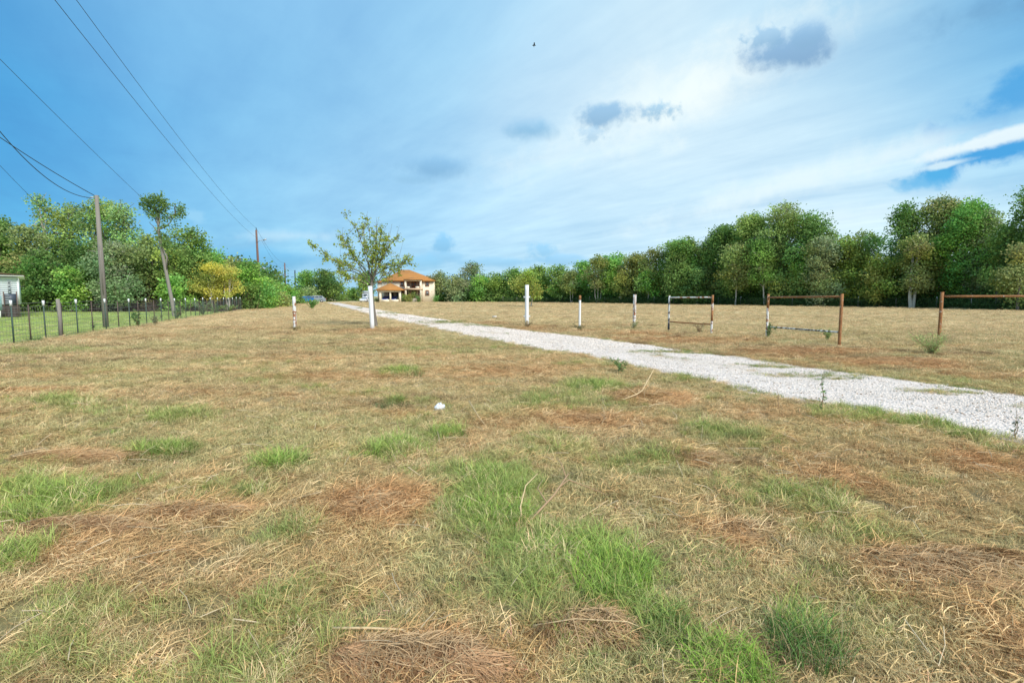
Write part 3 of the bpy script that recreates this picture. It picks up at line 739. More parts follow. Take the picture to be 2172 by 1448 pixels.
stalk('dead_stalk', [(995,880,.20),(1015,900,.12),(1037,912,.02)], .006, 'grey stalk leaning in the grass right of the white bag', M['stalk'])
def straw_bits():
    mb = MB(); n = 420
    r = np.sqrt(RNG.uniform(1.5, 90, n)); a = RNG.uniform(-.95, .95, n); x, y = r*np.sin(a)*1.0, r*np.cos(a)
    t, s = drive_in(x, y)
    for i in range(n):
        if 0 < t[i] < 1: continue
        L = RNG.uniform(.06, .26); d = RNG.uniform(0, pi); z = float(gz(x[i], y[i]))+RNG.uniform(.03, .07)
        dx, dy = cos(d)*L/2, sin(d)*L/2; e = RNG.normal(0, .03)
        mb.tube([(x[i]-dx, y[i]-dy, z-e), (x[i]+RNG.normal(0, .01), y[i]+RNG.normal(0, .01), z+.01), (x[i]+dx, y[i]+dy, z+e)], RNG.uniform(.0012, .003), 4,
                cap=False, col=np.array([.62, .50, .34])*RNG.uniform(.7, 1.25))
    o = mb.build('loose_straw', M['strand']); tag(o, 'single pale straws scattered over the mown grass', 'straw', kind='stuff')
straw_bits()

def weed(px, py, h, nst, spread, label, leafn=10, lsz=.03, col=(.10, .17, .06), feath=False, name='weed'):
    x, y, z = g3(px, py); root = thing(name, label, 'weed', (x, y, z), 0, 'weeds growing on the field')
    st_ = MB(); lf = MB()
    for k in range(nst):
        a = RNG.uniform(0, 2*pi); l = spread*RNG.uniform(.2, 1)
        hh = h*RNG.uniform(.65, 1)
        P = np.array([(cos(a)*l*t**1.3, sin(a)*l*t**1.3, hh*t) for t in np.linspace(0, 1, 6)]) + RNG.normal(0, .015*h, (6, 3))*[[0]]+0
        P[1:] += RNG.normal(0, .02*h, (5, 3)); st_.tube(P, np.linspace(.006, .002, 6)*max(1, y/10), 4, cap=False)
        q = RNG.uniform(.15, 1, leafn); I = q*5; i0 = np.minimum(I.astype(int), 4); f = (I-i0)[:, None]
        C = P[i0]*(1-f)+P[i0+1]*f + RNG.normal(0, (.06 if feath else .03)*h**.5, (leafn, 3))
        lf.leaves(C, lsz, np.array(col)*RNG.uniform(.6, 1.5, (leafn, 1)), aspect=.35, up=np.array([0, 0, .5]))
    st_.build('stem', M['green_metal'] if False else M['brown_stalk'], root); lf.build('foliage', M['leaf'], root); return root
weed(1743, 878, .52, 2, .06, 'slender leafy weed standing at the near edge of the gravel drive', 22, .045)
weed(1650, 868, .42, 1, .05, 'thin bare weed left of the leafy one at the drive edge', 8, .03, (.17, .14, .08))
weed(2153, 935, .36, 2, .08, 'grey weed at the right edge beside the gravel drive', 16, .035, (.13, .16, .09))
weed(1318, 789, .30, 6, .28, 'small dark green weed at the near edge of the drive in the middle', 26, .06)
weed(1628, 717, .55, 8, .30, 'green weed round the left post of the wide pipe panel', 30, .08, (.10, .16, .06))
weed(1757, 722, .42, 8, .40, 'low feathery weed inside the wide pipe panel', 30, .07, (.14, .20, .07), True)
weed(1978, 752, .62, 24, .55, 'large feathery green weed bush at the foot of the rusty gate post', 46, .05, (.24, .29, .11), True, 'weed_bush')
weed(662, 655, 1.15, 30, .95, 'round green sapling bush before the silver parked car', 60, .16, (.14, .27, .08), False, 'weed_bush')
weed(293, 695, .9, 5, .4, 'leggy green weed by the fence between the two tall poles', 40, .12, (.09, .16, .06))
weed(330, 689, .6, 6, .35, 'grey-green weed near the fence before the leaning trunk', 30, .10, (.13, .15, .09))
weed(375, 676, .8, 9, .6, 'leafy weed at the foot of the leaning trunk', 40, .12, (.12, .19, .07))
weed(196, 697, .35, 4, .2, 'small dark weed at the fence beside the left wooden pole', 20, .08, (.06, .12, .05))
weed(430, 667, 1.1, 16, 1.0, 'bushy grey-green weed left of the yellow tree', 60, .16, (.13, .18, .09), False, 'weed_bush')
weed(455, 664, .8, 14, 1.1, 'low weed clump under the yellow tree trunks', 50, .16, (.13, .19, .08), False, 'weed_bush')
weed(487, 661, .7, 14, 1.1, 'low weed clump right of the yellow tree trunks', 50, .16, (.15, .20, .08), False, 'weed_bush')
weed(1345, 697, .35, 6, .35, 'faint green weed left of the rust-streaked post', 24, .08, (.20, .22, .09), True)
weed(1484, 707, .45, 7, .3, 'brown weed left of the rusty post of the narrow pipe panel', 20, .07, (.18, .14, .08), True)
weed(1228, 699, .25, 8, .5, 'dark grass weed at the foot of the thin white post', 24, .08, (.11, .12, .06), True)
weed(628, 702, .22, 8, .4, 'dry weed ring at the foot of the rusty-bottomed post', 22, .08, (.22, .18, .09), True)
weed(1118, 694, .35, 9, .45, 'dry weed tuft at the foot of the tall white gate post', 24, .08, (.24, .20, .11), True)

def bag():
    x, y, z = g3(933, 868); mb = MB(); n = 14; m_ = 9; V = []
    for i in range(m_):
        p = i/(m_-1)*pi/1.9
        for j in range(n):
            a = j/n*2*pi; rr = .065*sin(pi/2-p+.0001 if False else pi/1.9-p+.1)*(1+.28*RNG.normal()*.6)
            V.append((rr*1.15*cos(a), rr*.8*sin(a), .085*sin(p)*(1+.3*RNG.normal()*.5)))
    Q = [(i*n+j, i*n+(j+1) % n, (i+1)*n+(j+1) % n, (i+1)*n+j) for i in range(m_-1) for j in range(n)]
    mb.add(V, Q); o = mb.build('plastic_bag', pbr('white_plastic', (.75, .77, .82), .4, var=.06), loc=(x, y, z), smooth=False)
    tag(o, 'crumpled white plastic bag lying on the grass', 'litter')
bag()
def rock():
    x, y, z = g3(1049, 674); mb = MB(); V = np.array([(x, y, z) for z in (0, 1) for y in (-1, 1) for x in (-1, 1)])*[.16, .1, .13] + RNG.normal(0, .02, (8, 3))
    mb.add(V, [(0,2,3,1),(4,5,7,6),(0,1,5,4),(2,6,7,3),(0,4,6,2),(1,3,7,5)]); o = mb.build('rock', pbr('rock', (.6, .55, .5), .9), loc=(x, y, z)); tag(o, 'pale rock in the grass beyond the drive left of the tall white post', 'rock')
rock()
# ------------------------------------------------------------------ trees
KIND = {  # two leaf colours of each sort of tree
    'mid':    ((.078, .150, .036), (.120, .175, .045)),
    'bright': ((.080, .185, .038), (.130, .215, .048)),
    'dark':   ((.052, .108, .032), (.085, .140, .036)),
    'olive':  ((.105, .150, .045), (.155, .172, .055)),
    'yellow': ((.170, .190, .040), (.120, .165, .040)),
    'grey':   ((.100, .150, .062), (.145, .175, .080)),
    'light':  ((.120, .195, .058), (.160, .215, .070)),
}
def limb(mb, p0, p1, r0, r1, wob, n=5, sides=5):
    t = np.linspace(0, 1, n)[:, None]; P = np.asarray(p0)*(1-t)+np.asarray(p1)*t
    L = np.linalg.norm(np.asarray(p1)-np.asarray(p0))
    P[1:-1] += RNG.normal(0, wob*L, (n-2, 3)); P[:, 2] += .10*L*np.sin(t[:, 0]*pi)
    mb.tube(P, np.linspace(r0, r1, n), sides, cap=False); return P
def crown_leaves(mb, lobes, lsz, kind, dens=1.0, fill=.55, sig=.42):
    c1, c2 = (np.array(q)*1.45 for q in KIND[kind])
    for (cx, cy, cz, rx, ry, rz) in lobes:
        R3 = np.array([rx, ry, rz]); area = 4*pi*((rx*rz+ry*rz+rx*ry)/3)
        ncl = max(8, int(area*1.25/(lsz*4.0)**2*dens)); per = 16
        d = RNG.normal(size=(ncl, 3)); d /= np.linalg.norm(d, axis=1)[:, None]
        rad = RNG.uniform(fill, 1.0, ncl)**.6 * (1+.12*np.clip(RNG.normal(size=ncl), -1.5, 1.5))
        cc = np.array([cx, cy, cz]) + d*rad[:, None]*R3
        lobemix = RNG.uniform(0, 1); lobeg = RNG.uniform(.72, 1.28)*np.array([RNG.uniform(.85, 1.25), 1, RNG.uniform(.8, 1.3)])
        sg = lsz*RNG.uniform(1.2, 2.6, (ncl, 1))
        L = np.repeat(cc, per, 0) + np.clip(RNG.normal(size=(ncl*per, 3)), -1.6, 1.6)*np.repeat(sg, per, 0)*[1.15, 1.15, .75]
        mixc = np.clip(lobemix*.6 + RNG.uniform(0, .6, (ncl, 1)), 0, 1)
        col = (c1*(1-mixc)+c2*mixc)*lobeg*RNG.uniform(.72, 1.3, (ncl, 1))
        col = np.repeat(col, per, 0)*RNG.uniform(.75, 1.25, (ncl*per, 1))
        L[:, 2] = np.maximum(L[:, 2], .1)
        mb.leaves(L, lsz*1.12, col, aspect=.9)
def tree(px, top, hw, d, kind, label, base=.12, name='tree', group=None, cat='tree', dens=1.0, lobes_n=None, trunks=1, bark='bark',
         lean=0, taper=.6, twig=6, show=0, fill=.5, lsz=None, depth=1.0, ztop=None, tr=None):
    X = colx(px, d); H = at(px, top, d)[2]; W = hw/FPX*d
    lsz = lsz or (.08+.0018*d)
    root = thing(name, label, cat, (X, d, 0), 0, group)
    tb = MB(); cb = MB(); z0 = H*base
    r_ = tr or max(.09, H*.018)
    nl = lobes_n or int(np.clip(9+H*W*.22, 9, 26))
    lobes = []
    for k in range(nl):
        q = (k+.5)/nl; zz = z0+(H-z0)*(.03+.9*q)
        prof = math.sqrt(max(.05, 1-((q-.42)/.62)**2))*(1-(1-taper)*q*.5)
        a = RNG.uniform(0, 2*pi); rr = W*prof*RNG.uniform(.15, .92)
        rl = (H-z0)*.15+W*.20; rl *= RNG.uniform(.55, 1.15)
        lx = min(rl*1.1, W*.7)
        lobes.append((rr*cos(a)+lean*zz, rr*sin(a)*depth, min(zz, H-rl*.75), lx, lx*depth**.5, rl*.82))
    lobes.append((lean*H*.9, 0, H-rl*.8, W*.34, W*.34, rl*.85))
    crown_leaves(cb, lobes, lsz, kind, dens, fill)
    # ragged outline: short leafy sprays past the lobes
    c1, c2 = (np.array(q)*1.45 for q in KIND[kind])
    for k in range(nl*twig):
        cx, cy, cz, rx, ry, rz = lobes[RNG.integers(len(lobes))]
        dd = RNG.normal(size=3); dd[2] = abs(dd[2])*1.1; dd /= np.linalg.norm(dd)
        s0 = np.array([cx, cy, cz])+dd*np.array([rx, ry, rz])*.9; ln = RNG.uniform(.2, .8)*(.5+H*.05)
        t = RNG.uniform(0, 1, (9, 1)); C = s0+dd*ln*t+np.clip(RNG.normal(size=(9, 3)), -1.3, 1.3)*lsz*.6*(1.2-t)
        cb.leaves(C, lsz*.68, (c1*.5+c2*.5)*RNG.uniform(.8, 1.35, (9, 1)), aspect=.7)
        if k % 3 == 0 and H > 6: tb.tube([(cx, cy, cz+rz*.28), (np.array([cx, cy, cz+rz*.28])+s0)/2+RNG.normal(0, .08, 3), s0+dd*ln*1.05], [.045, .03, .012], 4, cap=False)
    for k in range(trunks):
        ox = (k-(trunks-1)/2)*W*.22*(1 if trunks > 1 else 0); lx = lean+(ox/H*.9)
        top_z = H*(.72 if show == 0 else .8)
        P = [(ox*.35, 0, -.15), (ox+lx*H*.15+RNG.normal(0, .04), RNG.normal(0, .04), H*.15), (ox+lx*H*.4, RNG.normal(0, .1), H*.4), (ox+lx*top_z, 0, top_z)]
        tb.tube(P, [r_*1.35, r_*.95, r_*.7, r_*.25], 7, cap=False)
        for (cx, cy, cz, rx, ry, rz) in lobes[k::trunks]:
            zb = max(z0*.8, cz*RNG.uniform(.45, .75)); p0 = (ox+lx*zb, 0, zb)
            limb(tb, p0, (cx, cy, cz+rz*.3), r_*.42, r_*.1, .06)
            if show:
                for j in range(show):
                    dd = RNG.normal(size=3); dd[2] = abs(dd[2]); dd /= np.linalg.norm(dd)
                    limb(tb, (cx, cy, cz), np.array([cx, cy, cz])+dd*np.array([rx, ry, rz])*1.15, r_*.18, r_*.05, .08, 4, 4)
    tb.build('trunk', M[bark], root, smooth=True); cb.build('crown', M['leaf'], root); return root

def tl(px): return float(np.interp(px, [p for p, _ in TL], [d for _, d in TL]))
G = 'trees along the right edge of the field'
RT = [ # px, top, half width, depth offset, kind, label, options
 (935,577,22,3,'grey','rounded grey-green tree touching the right wall of the orange-roofed house',dict(base=.05)),
 (968,588,26,1,'grey','low greyish round tree, second right of the orange-roofed house',dict(base=.08,trunks=2)),
 (1000,559,27,6,'grey','sparse twiggy tree rising highest just right of the orange-roofed house',dict(dens=.5,show=3,bark='pale_bark',base=.3)),
 (1016,586,25,1,'bright','soft bright green tree right of the sparse twiggy tree',dict(base=.08)),
 (1052,582,24,2,'mid','green tree midway between the sparse twiggy tree and the tall white post',dict()),
 (1088,572,26,3,'mid','tall green tree just left of the tall white gate post',dict()),
 (1140,566,30,3,'mid','wide green tree behind the small tree and the tall white post',dict()),
 (1188,564,28,2,'mid','green tree between the tall white post and the thin white post',dict()),
 (1212,575,18,-1,'olive','olive tree with pale trunks left of the thin white post',dict(bark='pale_bark',base=.36,trunks=2,tr=.08)),
 (1236,556,24,3,'bright','bright green tree right behind the thin white post',dict()),
 (1268,546,24,-1,'olive','slim yellowish green tree with thin pale trunks right of the thin white post',dict(bark='pale_bark',base=.34,trunks=3,tr=.08)),
 (1303,540,28,3,'bright','bright green tree left of the rust-streaked post',dict()),
 (1345,539,32,2,'olive','brownish green tree right behind the rust-streaked post',dict()),
 (1375,575,20,-.5,'bright','low bright green tree right of the rust-streaked post',dict(base=.3,bark='pale_bark',tr=.09)),
 (1388,528,26,2,'olive','twiggy olive tree left of the narrow pipe panel',dict(show=1,dens=.8)),
 (1422,514,30,3,'mid','green tree behind the left post of the narrow pipe panel',dict()),
 (1458,505,36,2,'mid','pointed green tree above the narrow pipe panel',dict(twig=9)),
 (1500,514,28,3,'olive','olive green tree behind the right post of the narrow pipe panel',dict()),
 (1478,575,24,-.6,'dark','low dark tree standing under the pointed green one',dict(base=.1)),
 (1535,478,38,3,'dark','dark dense tree just right of the narrow pipe panel',dict()),
 (1590,456,40,3,'mid','tall green tree left of the highest crown in the middle wood',dict(twig=9)),
 (1560,520,30,-1,'olive','olive tree with trunk showing in the gap between the two pipe panels',dict(bark='pale_bark',base=.32,tr=.12)),
 (1655,436,46,3,'light','highest airy pale tree behind the left post of the wide pipe panel',dict(dens=.75,show=2,bark='pale_bark',twig=9)),
 (1622,505,30,-.5,'mid','green tree with a leaning pale trunk behind the left post of the wide pipe panel',dict(lean=-.10,bark='pale_bark',base=.32,tr=.12)),
 (1712,452,40,3,'mid','broad green tree above the middle of the wide pipe panel',dict()),
 (1738,505,28,0,'grey','greyish viny tree in front above the wide pipe panel',dict(base=.05,show=2)),
 (1752,486,26,4,'mid','shorter green tree behind the right part of the wide pipe panel',dict()),
 (1790,503,36,2,'yellow','yellow-green tree behind the right post of the wide pipe panel',dict()),
 (1835,490,38,4,'light','pale thin tree just right of the wide pipe panel',dict(dens=.6,show=2)),
 (1858,545,32,0,'yellow','yellowing low tree between the wide panel and the rusty gate post',dict(base=.12)),
 (1905,434,34,2,'dark','dark ragged tree left of the big round crown',dict(twig=9,dens=.85)),
 (1935,500,34,-1,'olive','olive tree with thick trunks just left of the rusty gate post',dict(base=.28,trunks=2,bark='pale_bark',tr=.2)),
 (1985,420,46,3,'olive','big round crowned tree above the rusty gate post',dict(twig=8)),
 (2040,428,44,2,'bright','tall fresh green tree right of the rusty gate post',dict()),
 (2085,448,38,3,'grey','greyish green tree under the open blue sky gap at right',dict(dens=.85)),
 (2120,480,34,1,'mid','green tree with thick trunk under the rusty rail at the right edge',dict(base=.26,trunks=2,tr=.2)),
 (2172,394,36,2,'dark','darkest tallest tree cut by the right edge of the picture',dict(twig=9)),
 (2160,520,34,-1,'olive','low olive tree in front of the darkest tree at the right edge',dict()),
]
for px, top, hw, od, kd, lb, op in RT:
    op = dict(op); op.setdefault('base', .10)
    tree(px, top, hw, tl(px)+od, kd, lb, group=G, **op)
tree(1124, 575, 35, 73, 'yellow', 'small lone tree with forked pale trunk standing in the field behind the tall white post', base=.34, trunks=2, bark='pale_bark', dens=.8, lsz=.2, taper=.9)

G = 'trees of the wood behind the wire fence on the left'
LT = [
 (-30,455,45,56,'dark','dark tree cut by the left edge of the picture',dict()),
 (12,462,34,55,'mid','green tree behind the white mobile home at the left edge',dict()),
 (62,482,34,54,'olive','twiggy olive tree right of the white mobile home',dict(show=2,twig=8)),
 (104,417,24,57,'light','highest airy pale tree on the left with sky showing through',dict(dens=.38,show=2,base=.45,bark='pale_bark',twig=3)),
 (160,432,40,58,'light','tall pale tree left of the upright wooden pole',dict(dens=.55,show=2,base=.35,twig=6)),
 (222,424,36,57,'light','tall yellow-green tree behind the top of the upright wooden pole',dict(dens=.7,show=1,base=.35,twig=6)),
 (270,432,30,56,'light','pale tree between the two tall poles',dict(dens=.7,show=1,base=.35)),
 (95,530,44,51.5,'dark','dark green low tree in front of the airy pale tree',dict(base=.05)),
 (150,570,34,50.5,'bright','lowest bright green tree behind the wooden fence post',dict(base=.03)),
 (175,515,36,53,'dark','dark tree left of the upright wooden pole under the pale crowns',dict(base=.05)),
 (255,515,55,51,'grey','grey drooping willowy tree with dead twigs right of the upright pole',dict(base=.12,show=4,bark='pale_bark',twig=9)),
 (318,500,36,54,'olive','olive tree hung with vines left of the leaning trunk',dict(show=2)),
 (372,520,34,53,'mid','green tree just right of the leaning trunk',dict(base=.06)),
 (412,488,36,56,'mid','dark green pointed tree above the yellow tree',dict(twig=10)),
 (455,530,30,58,'bright','round green tree right behind the yellow tree',dict(base=.05)),
 (372,585,24,50.5,'bright','low green tree left of the yellow tree',dict(base=.03)),
]
for px, top, hw, d, kd, lb, op in LT:
    op = dict(op); op.setdefault('base', .08)
    tree(px, top, hw, d, kd, lb, group=G, **op)
KIND['gold'] = ((.29, .26, .045), (.21, .22, .055))
G = 'yellow trees by the fence'
tree(450, 557, 46, 54.5, 'gold', 'yellow-leaved tree with one bent trunk, the left and larger one', base=.30, bark='pale_bark', group=G, dens=.55, lsz=.11, name='tree', taper=.9, fill=.2)
tree(484, 563, 25, 55.5, 'gold', 'slimmer yellow-leaved tree on two thin pale trunks beside the larger yellow one', base=.30, trunks=2, bark='pale_bark', group=G, dens=.55, lsz=.11, name='tree', taper=.9, fill=.2)
G = 'bushes of the hedgerow left of the drive'
for px, top, hw, d, kd, lb in ((500,548,26,61,'olive','tall pale-topped bush right behind the yellow trees'),(532,556,30,60,'bright','large bright green bush at the near end of the hedgerow'),
    (520,600,26,58,'dark','dark green lower bush in front of the bright hedgerow bush'),(564,592,24,66,'bright','bright green bush below the brown power pole'),(588,600,22,74,'bright','green bush right of the brown power pole'),
    (552,615,24,62,'bright','low rounded bush in the middle of the hedgerow'),(612,608,18,86,'bright','green bush below the second power pole'),(597,625,20,72,'olive','low yellow-green bush at the far foot of the hedgerow'),
    (632,612,16,100,'mid','small green bush left of the parked cars')):
    tree(px, top, hw, d, kd, lb, base=.0, name='bush', cat='bush', group=G, lobes_n=12, tr=.07, lsz=.20, taper=1.0)
G = 'far trees beside the drive end'
for px, top, hw, d, kd, lb, b in ((650,577,22,146,'bright','light green far tree above the parked cars',.05),(655,612,26,138,'grey','grey-green far bush mass behind the silver car',.0),(688,572,30,142,'dark','broad dark green far tree right of the parked cars',.03),
    (714,602,16,150,'mid','slim green far tree at the end of the gravel drive',.03),(748,613,18,165,'mid','rounded far tree left of the small white car',.05),(772,585,10,150,'mid','narrow tall far tree behind the left gate post',.02),
    (783,575,12,158,'dark','dark far tree between the gate post and the house',.03),(735,628,14,175,'grey','low far bush in the gap of blue sky',.0)):
    tree(px, top, hw, d, kd, lb, base=b, group=G, lsz=.38)

# the wood's depth and undergrowth, which nobody could count
def leafmass(name, label, path, h_of, depth, n_per_m, lsz, kinds, zpow=.8, cat='undergrowth', colgain=1.0):
    mb = MB(); path = np.array(path, float)
    for a, b in zip(path[:-1], path[1:]):
        L = np.linalg.norm(b-a); ncl = int(L*n_per_m); t = RNG.uniform(0, 1, ncl)
        p = a[None]+(b-a)[None]*t[:, None]; nrm = np.array([-(b-a)[1], (b-a)[0]])/L
        p = p+nrm[None]*RNG.uniform(0, 1, (ncl, 1))*depth
        hh = h_of(p[:, 0], p[:, 1])*(.75+.5*fbm(p[:, 0]*.5, p[:, 1]*.5, 33, 3))
        z = hh*RNG.uniform(0, 1, ncl)**zpow
        cc = np.stack([p[:, 0], p[:, 1], z], 1); per = 12
        Lp = np.repeat(cc, per, 0)+RNG.normal(size=(ncl*per, 3))*lsz*2.2; Lp[:, 2] = np.maximum(Lp[:, 2], .05)
        kk = RNG.integers(0, len(kinds), ncl); cl = np.array([np.array(KIND[kinds[q]][0]) for q in kk])*RNG.uniform(.7, 1.3, (ncl, 1))*colgain
        mb.leaves(Lp, lsz, np.repeat(cl, per, 0)*RNG.uniform(.8, 1.2, (ncl*per, 1)), aspect=.8)
    o = mb.build(name, M['leaf']); tag(o, label, cat, kind='stuff')
rp = [(colx(p, d+5), d+5) for p, d in TL]
def hr(x, y): return np.interp(y, [45, 60, 80, 120, 150], [7.5, 6.5, 5.2, 5.0, 5.0])
leafmass('woodland', 'deep wood filling in behind the trees right of the field', rp[::-1], hr, -9, 60, .42, ['mid', 'dark', 'olive'], .9, 'wood')
rp2 = [(colx(p, d+1.2), d+1.2) for p, d in TL]
leafmass('undergrowth', 'dark green undergrowth at the foot of the right tree line', rp2[::-1], lambda x, y: 1.6+0*x, -2, 60, .24, ['dark', 'mid'], 1.0)
lp = [(-75, 62), (-50, 61), (-35, 62), (-33, 68), (-42, 95)]
leafmass('woodland', 'deep wood filling in behind the trees left of the field', lp[::-1], lambda x, y: np.interp(x, [-75, -48, -38, -30], [5.5, 6.0, 4.6, 1.8]), -8, 60, .40, ['mid', 'dark', 'olive'], .9, 'wood')
leafmass('undergrowth', 'dark undergrowth at the foot of the left wood', [(-60, 53.5), (-48, 53), (-34, 56)], lambda x, y: 2.2+0*x, 2, 60, .24, ['dark', 'mid'], 1.0)
def brush():
    mb = MB()
    for _ in range(900):
        t = RNG.uniform(0, 1); x = -36.5+6.5*t+RNG.normal(0, .2); y = 54+5*t+RNG.uniform(-1, 1.5); h = RNG.uniform(.5, 1.6)
        mb.tube([(x, y, 0), (x+RNG.normal(0, .25), y, h*.6), (x+RNG.normal(0, .5), y, h)], [.018, .012, .006], 4, cap=False, col=np.array([.16, .10, .075])*RNG.uniform(.6, 1.6))
    for _ in range(1500):
        x = RNG.uniform(-62, -36); y = 51.5+RNG.uniform(0, 3); h = RNG.uniform(.3, 1.2)
        mb.tube([(x, y, 0), (x+RNG.normal(0, .2), y, h*.6), (x+RNG.normal(0, .4), y, h)], [.015, .011, .006], 4, cap=False, col=np.array([.14, .11, .10])*RNG.uniform(.6, 1.6))
    o = mb.build('dead_brush', M['strand']); tag(o, 'bare brown brush behind the wire fence', 'brush', kind='stuff')
brush()
# broken pale twigs at the end of the fence line
def deadwood():
    x, y = gnd(512, 656); mb = MB()
    for _ in range(60):
        p = RNG.normal(size=3)*[.8, .4, 0]; q = p+RNG.normal(size=3)*[.7, .3, 0]+[0, 0, RNG.uniform(.3, 2.1)]
        mb.tube([p, (p+q)/2+RNG.normal(size=3)*.1, q], [.03, .02, .01], 4, cap=False, col=np.array([.50, .38, .22])*RNG.uniform(.6, 1.2))
    o = mb.build('brush_pile', M['strand'], loc=(x, y, 0)); tag(o, 'pile of pale dead branches at the far end of the wire fence', 'branches')
deadwood()

# the leaning bare trunk with a small crown
def leaning():
    d = 38.0; x0, _ = gnd(371, 671); B = np.array([colx(371, d), d, 0.]); root = thing('leaning_tree', 'tall bare trunk leaning left with a small ragged crown near the wire fence', 'tree', tuple(B))
    pts = [(371,671),(365,640),(355,590),(345,540),(338,500),(335,470),(335,445)]
    P = np.array([at(px, py, d) for px, py in pts])-B; P[0, 2] = -.1
    tb = MB(); cb = MB(); tb.tube(P, [.16, .13, .115, .105, .095, .07, .04], 9, cap=False)
    for (a, b) in (((336,490),(315,445)),((336,480),(358,440)),((335,470),(340,425)),((337,500),(372,455)),((358,462),(385,452)),((336,475),(305,430)),((335,460),(322,425)),((338,500),(312,470)),((372,455),(382,435))):
        p, q = np.array(at(*a, d))-B, np.array(at(*b, d))-B; q[1] += RNG.normal(0, .4); limb(tb, p, q, .055, .014, .05, 6, 5)
    tb.tube([np.array(at(340, 515, d))-B, np.array(at(356, 545, d))-B+[0, -.1, 0], np.array(at(352, 600, d))-B], [.05, .06, .04], 5, cap=False)
    c1, c2 = map(np.array, KIND['light'])
    for (px, py, r, nn) in ((335,425,15,300),(318,433,14,200),(350,432,14,220),(340,450,16,260),(382,440,7,70),(388,455,8,70),(365,462,9,80),(308,440,8,80),(322,455,12,120),(372,450,8,60),(352,475,12,90),(345,500,13,160),(350,520,11,120),(305,428,6,60)):
        c = np.array(at(px, py, d))-B; rr = r/FPX*d
        k = max(3, nn//10); cc = c+RNG.normal(size=(k, 3))*rr*.55; L = np.repeat(cc, 14, 0)+RNG.normal(size=(k*14, 3))*.13
        cb.leaves(L, .14, (c1*.9+RNG.uniform(0, .5, (k*14, 1))*(c2-c1))*RNG.uniform(.7, 1.3, (k*14, 1)), aspect=.75)
    tb.build('trunk', M['old_wood'], root, smooth=True); cb.build('crown', M['leaf'], root)
leaning()

# the near, thin-crowned tree behind the white gate post
def near_tree():
    d = 25.2; B = np.array([colx(797, d), d, 0.]); root = thing('small_tree', 'young thin-crowned tree with yellowing leaves right behind the leaning white gate post', 'tree', tuple(B))
    tb = MB(); cb = MB()
    tr = np.array([at(px, py, d) for px, py in ((797,697),(794,670),(790,640),(788,612),(788,598))])-B; tr[0, 2] = -.08
    tb.tube(tr, [.13, .095, .082, .075, .065], 9, cap=False)
    tips = []
    mains = [((789,600),(776,560),(762,512),(745,462)),((788,604),(768,580),(735,560),(700,548),(668,520)),((789,602),(790,560),(786,500),(781,455)),((788,603),(800,568),(818,530),(830,492)),
             ((790,606),(812,585),(840,568),(866,548)),((788,612),(772,596),(752,590),(735,583)),((788,600),(780,550),(765,490),(738,455)),((789,602),(808,560),(835,520),(858,498)),
             ((776,575),(750,545),(722,520),(704,490)),((789,595),(800,545),(805,505),(800,470)),((770,582),(730,572),(700,568),(672,542)),((790,590),(825,565),(850,560),(868,558)),
             ((780,590),(760,560),(740,530),(728,500)),((788,590),(795,560),(812,520),(815,485))]
    for mi, m_ in enumerate(mains):
        yo = RNG.normal(0, 1.0); P = []
        for i, (px, py) in enumerate(m_):
            q = np.array(at(px, py, d))-B; q[1] = yo*(i/(len(m_)-1))**1.1; P.append(q)
        P = np.array(P); tt = np.linspace(0, 1, 12); Pi = np.stack([np.interp(tt, np.linspace(0, 1, len(P)), P[:, k]) for k in range(3)], 1)
        Pi[1:-1] += RNG.normal(0, .022, (10, 3)); tb.tube(Pi, np.linspace(.030, .005, 12), 5, cap=False); tips.append(Pi)
        for j in range(22):
            t = RNG.uniform(.25, .98); i = int(t*11); p = Pi[i]; fwd = Pi[min(i+1, 11)]-Pi[i-1]; fwd /= np.linalg.norm(fwd)
            dd = fwd*.9+RNG.normal(size=3)*.75; dd[2] += .25; dd /= np.linalg.norm(dd); ln = RNG.uniform(.3, .85)*(1.1-.5*t)
            Q = np.array([p+dd*ln*s+np.array([0, 0, .08*s*s]) for s in np.linspace(0, 1, 5)])+RNG.normal(0, .012, (5, 3)); Q[0] = p
            tb.tube(Q, np.linspace(.010, .003, 5), 4, cap=False)
            nlf = RNG.integers(11, 27) if Q[-1][2] < 4.2 else RNG.integers(5, 18)
            s = RNG.uniform(.15, 1.05, (nlf, 1)); C = p+dd*ln*s+RNG.normal(size=(nlf, 3))*.06
            mix = RNG.uniform(0, 1, (nlf, 1)); col = (np.array([.125, .19, .035])*(1-mix)+np.array([.26, .27, .055])*mix)*RNG.uniform(.7, 1.3, (nlf, 1))
            cb.leaves(C, .085, col*1.12, aspect=.9)
    for k in range(16):
        br__ = tips[RNG.integers(len(tips))]; p0 = br__[RNG.integers(6, 11)]; q = p0+np.array([RNG.normal(0, .35), RNG.normal(0, .2), RNG.uniform(.6, 1.3)])
        tb.tube([p0, (p0+q)/2+RNG.normal(size=3)*.04, q], [.010, .007, .003], 4, cap=False)
        s = RNG.uniform(0, 1, (6, 1)); cb.leaves(p0+(q-p0)*s+RNG.normal(size=(6, 3))*.05, .07, np.array([.2, .22, .05])*RNG.uniform(.7, 1.3, (6, 1)))
    tb.build('trunk', M['bark'], root, smooth=True); cb.build('crown', M['leaf'], root)
near_tree()
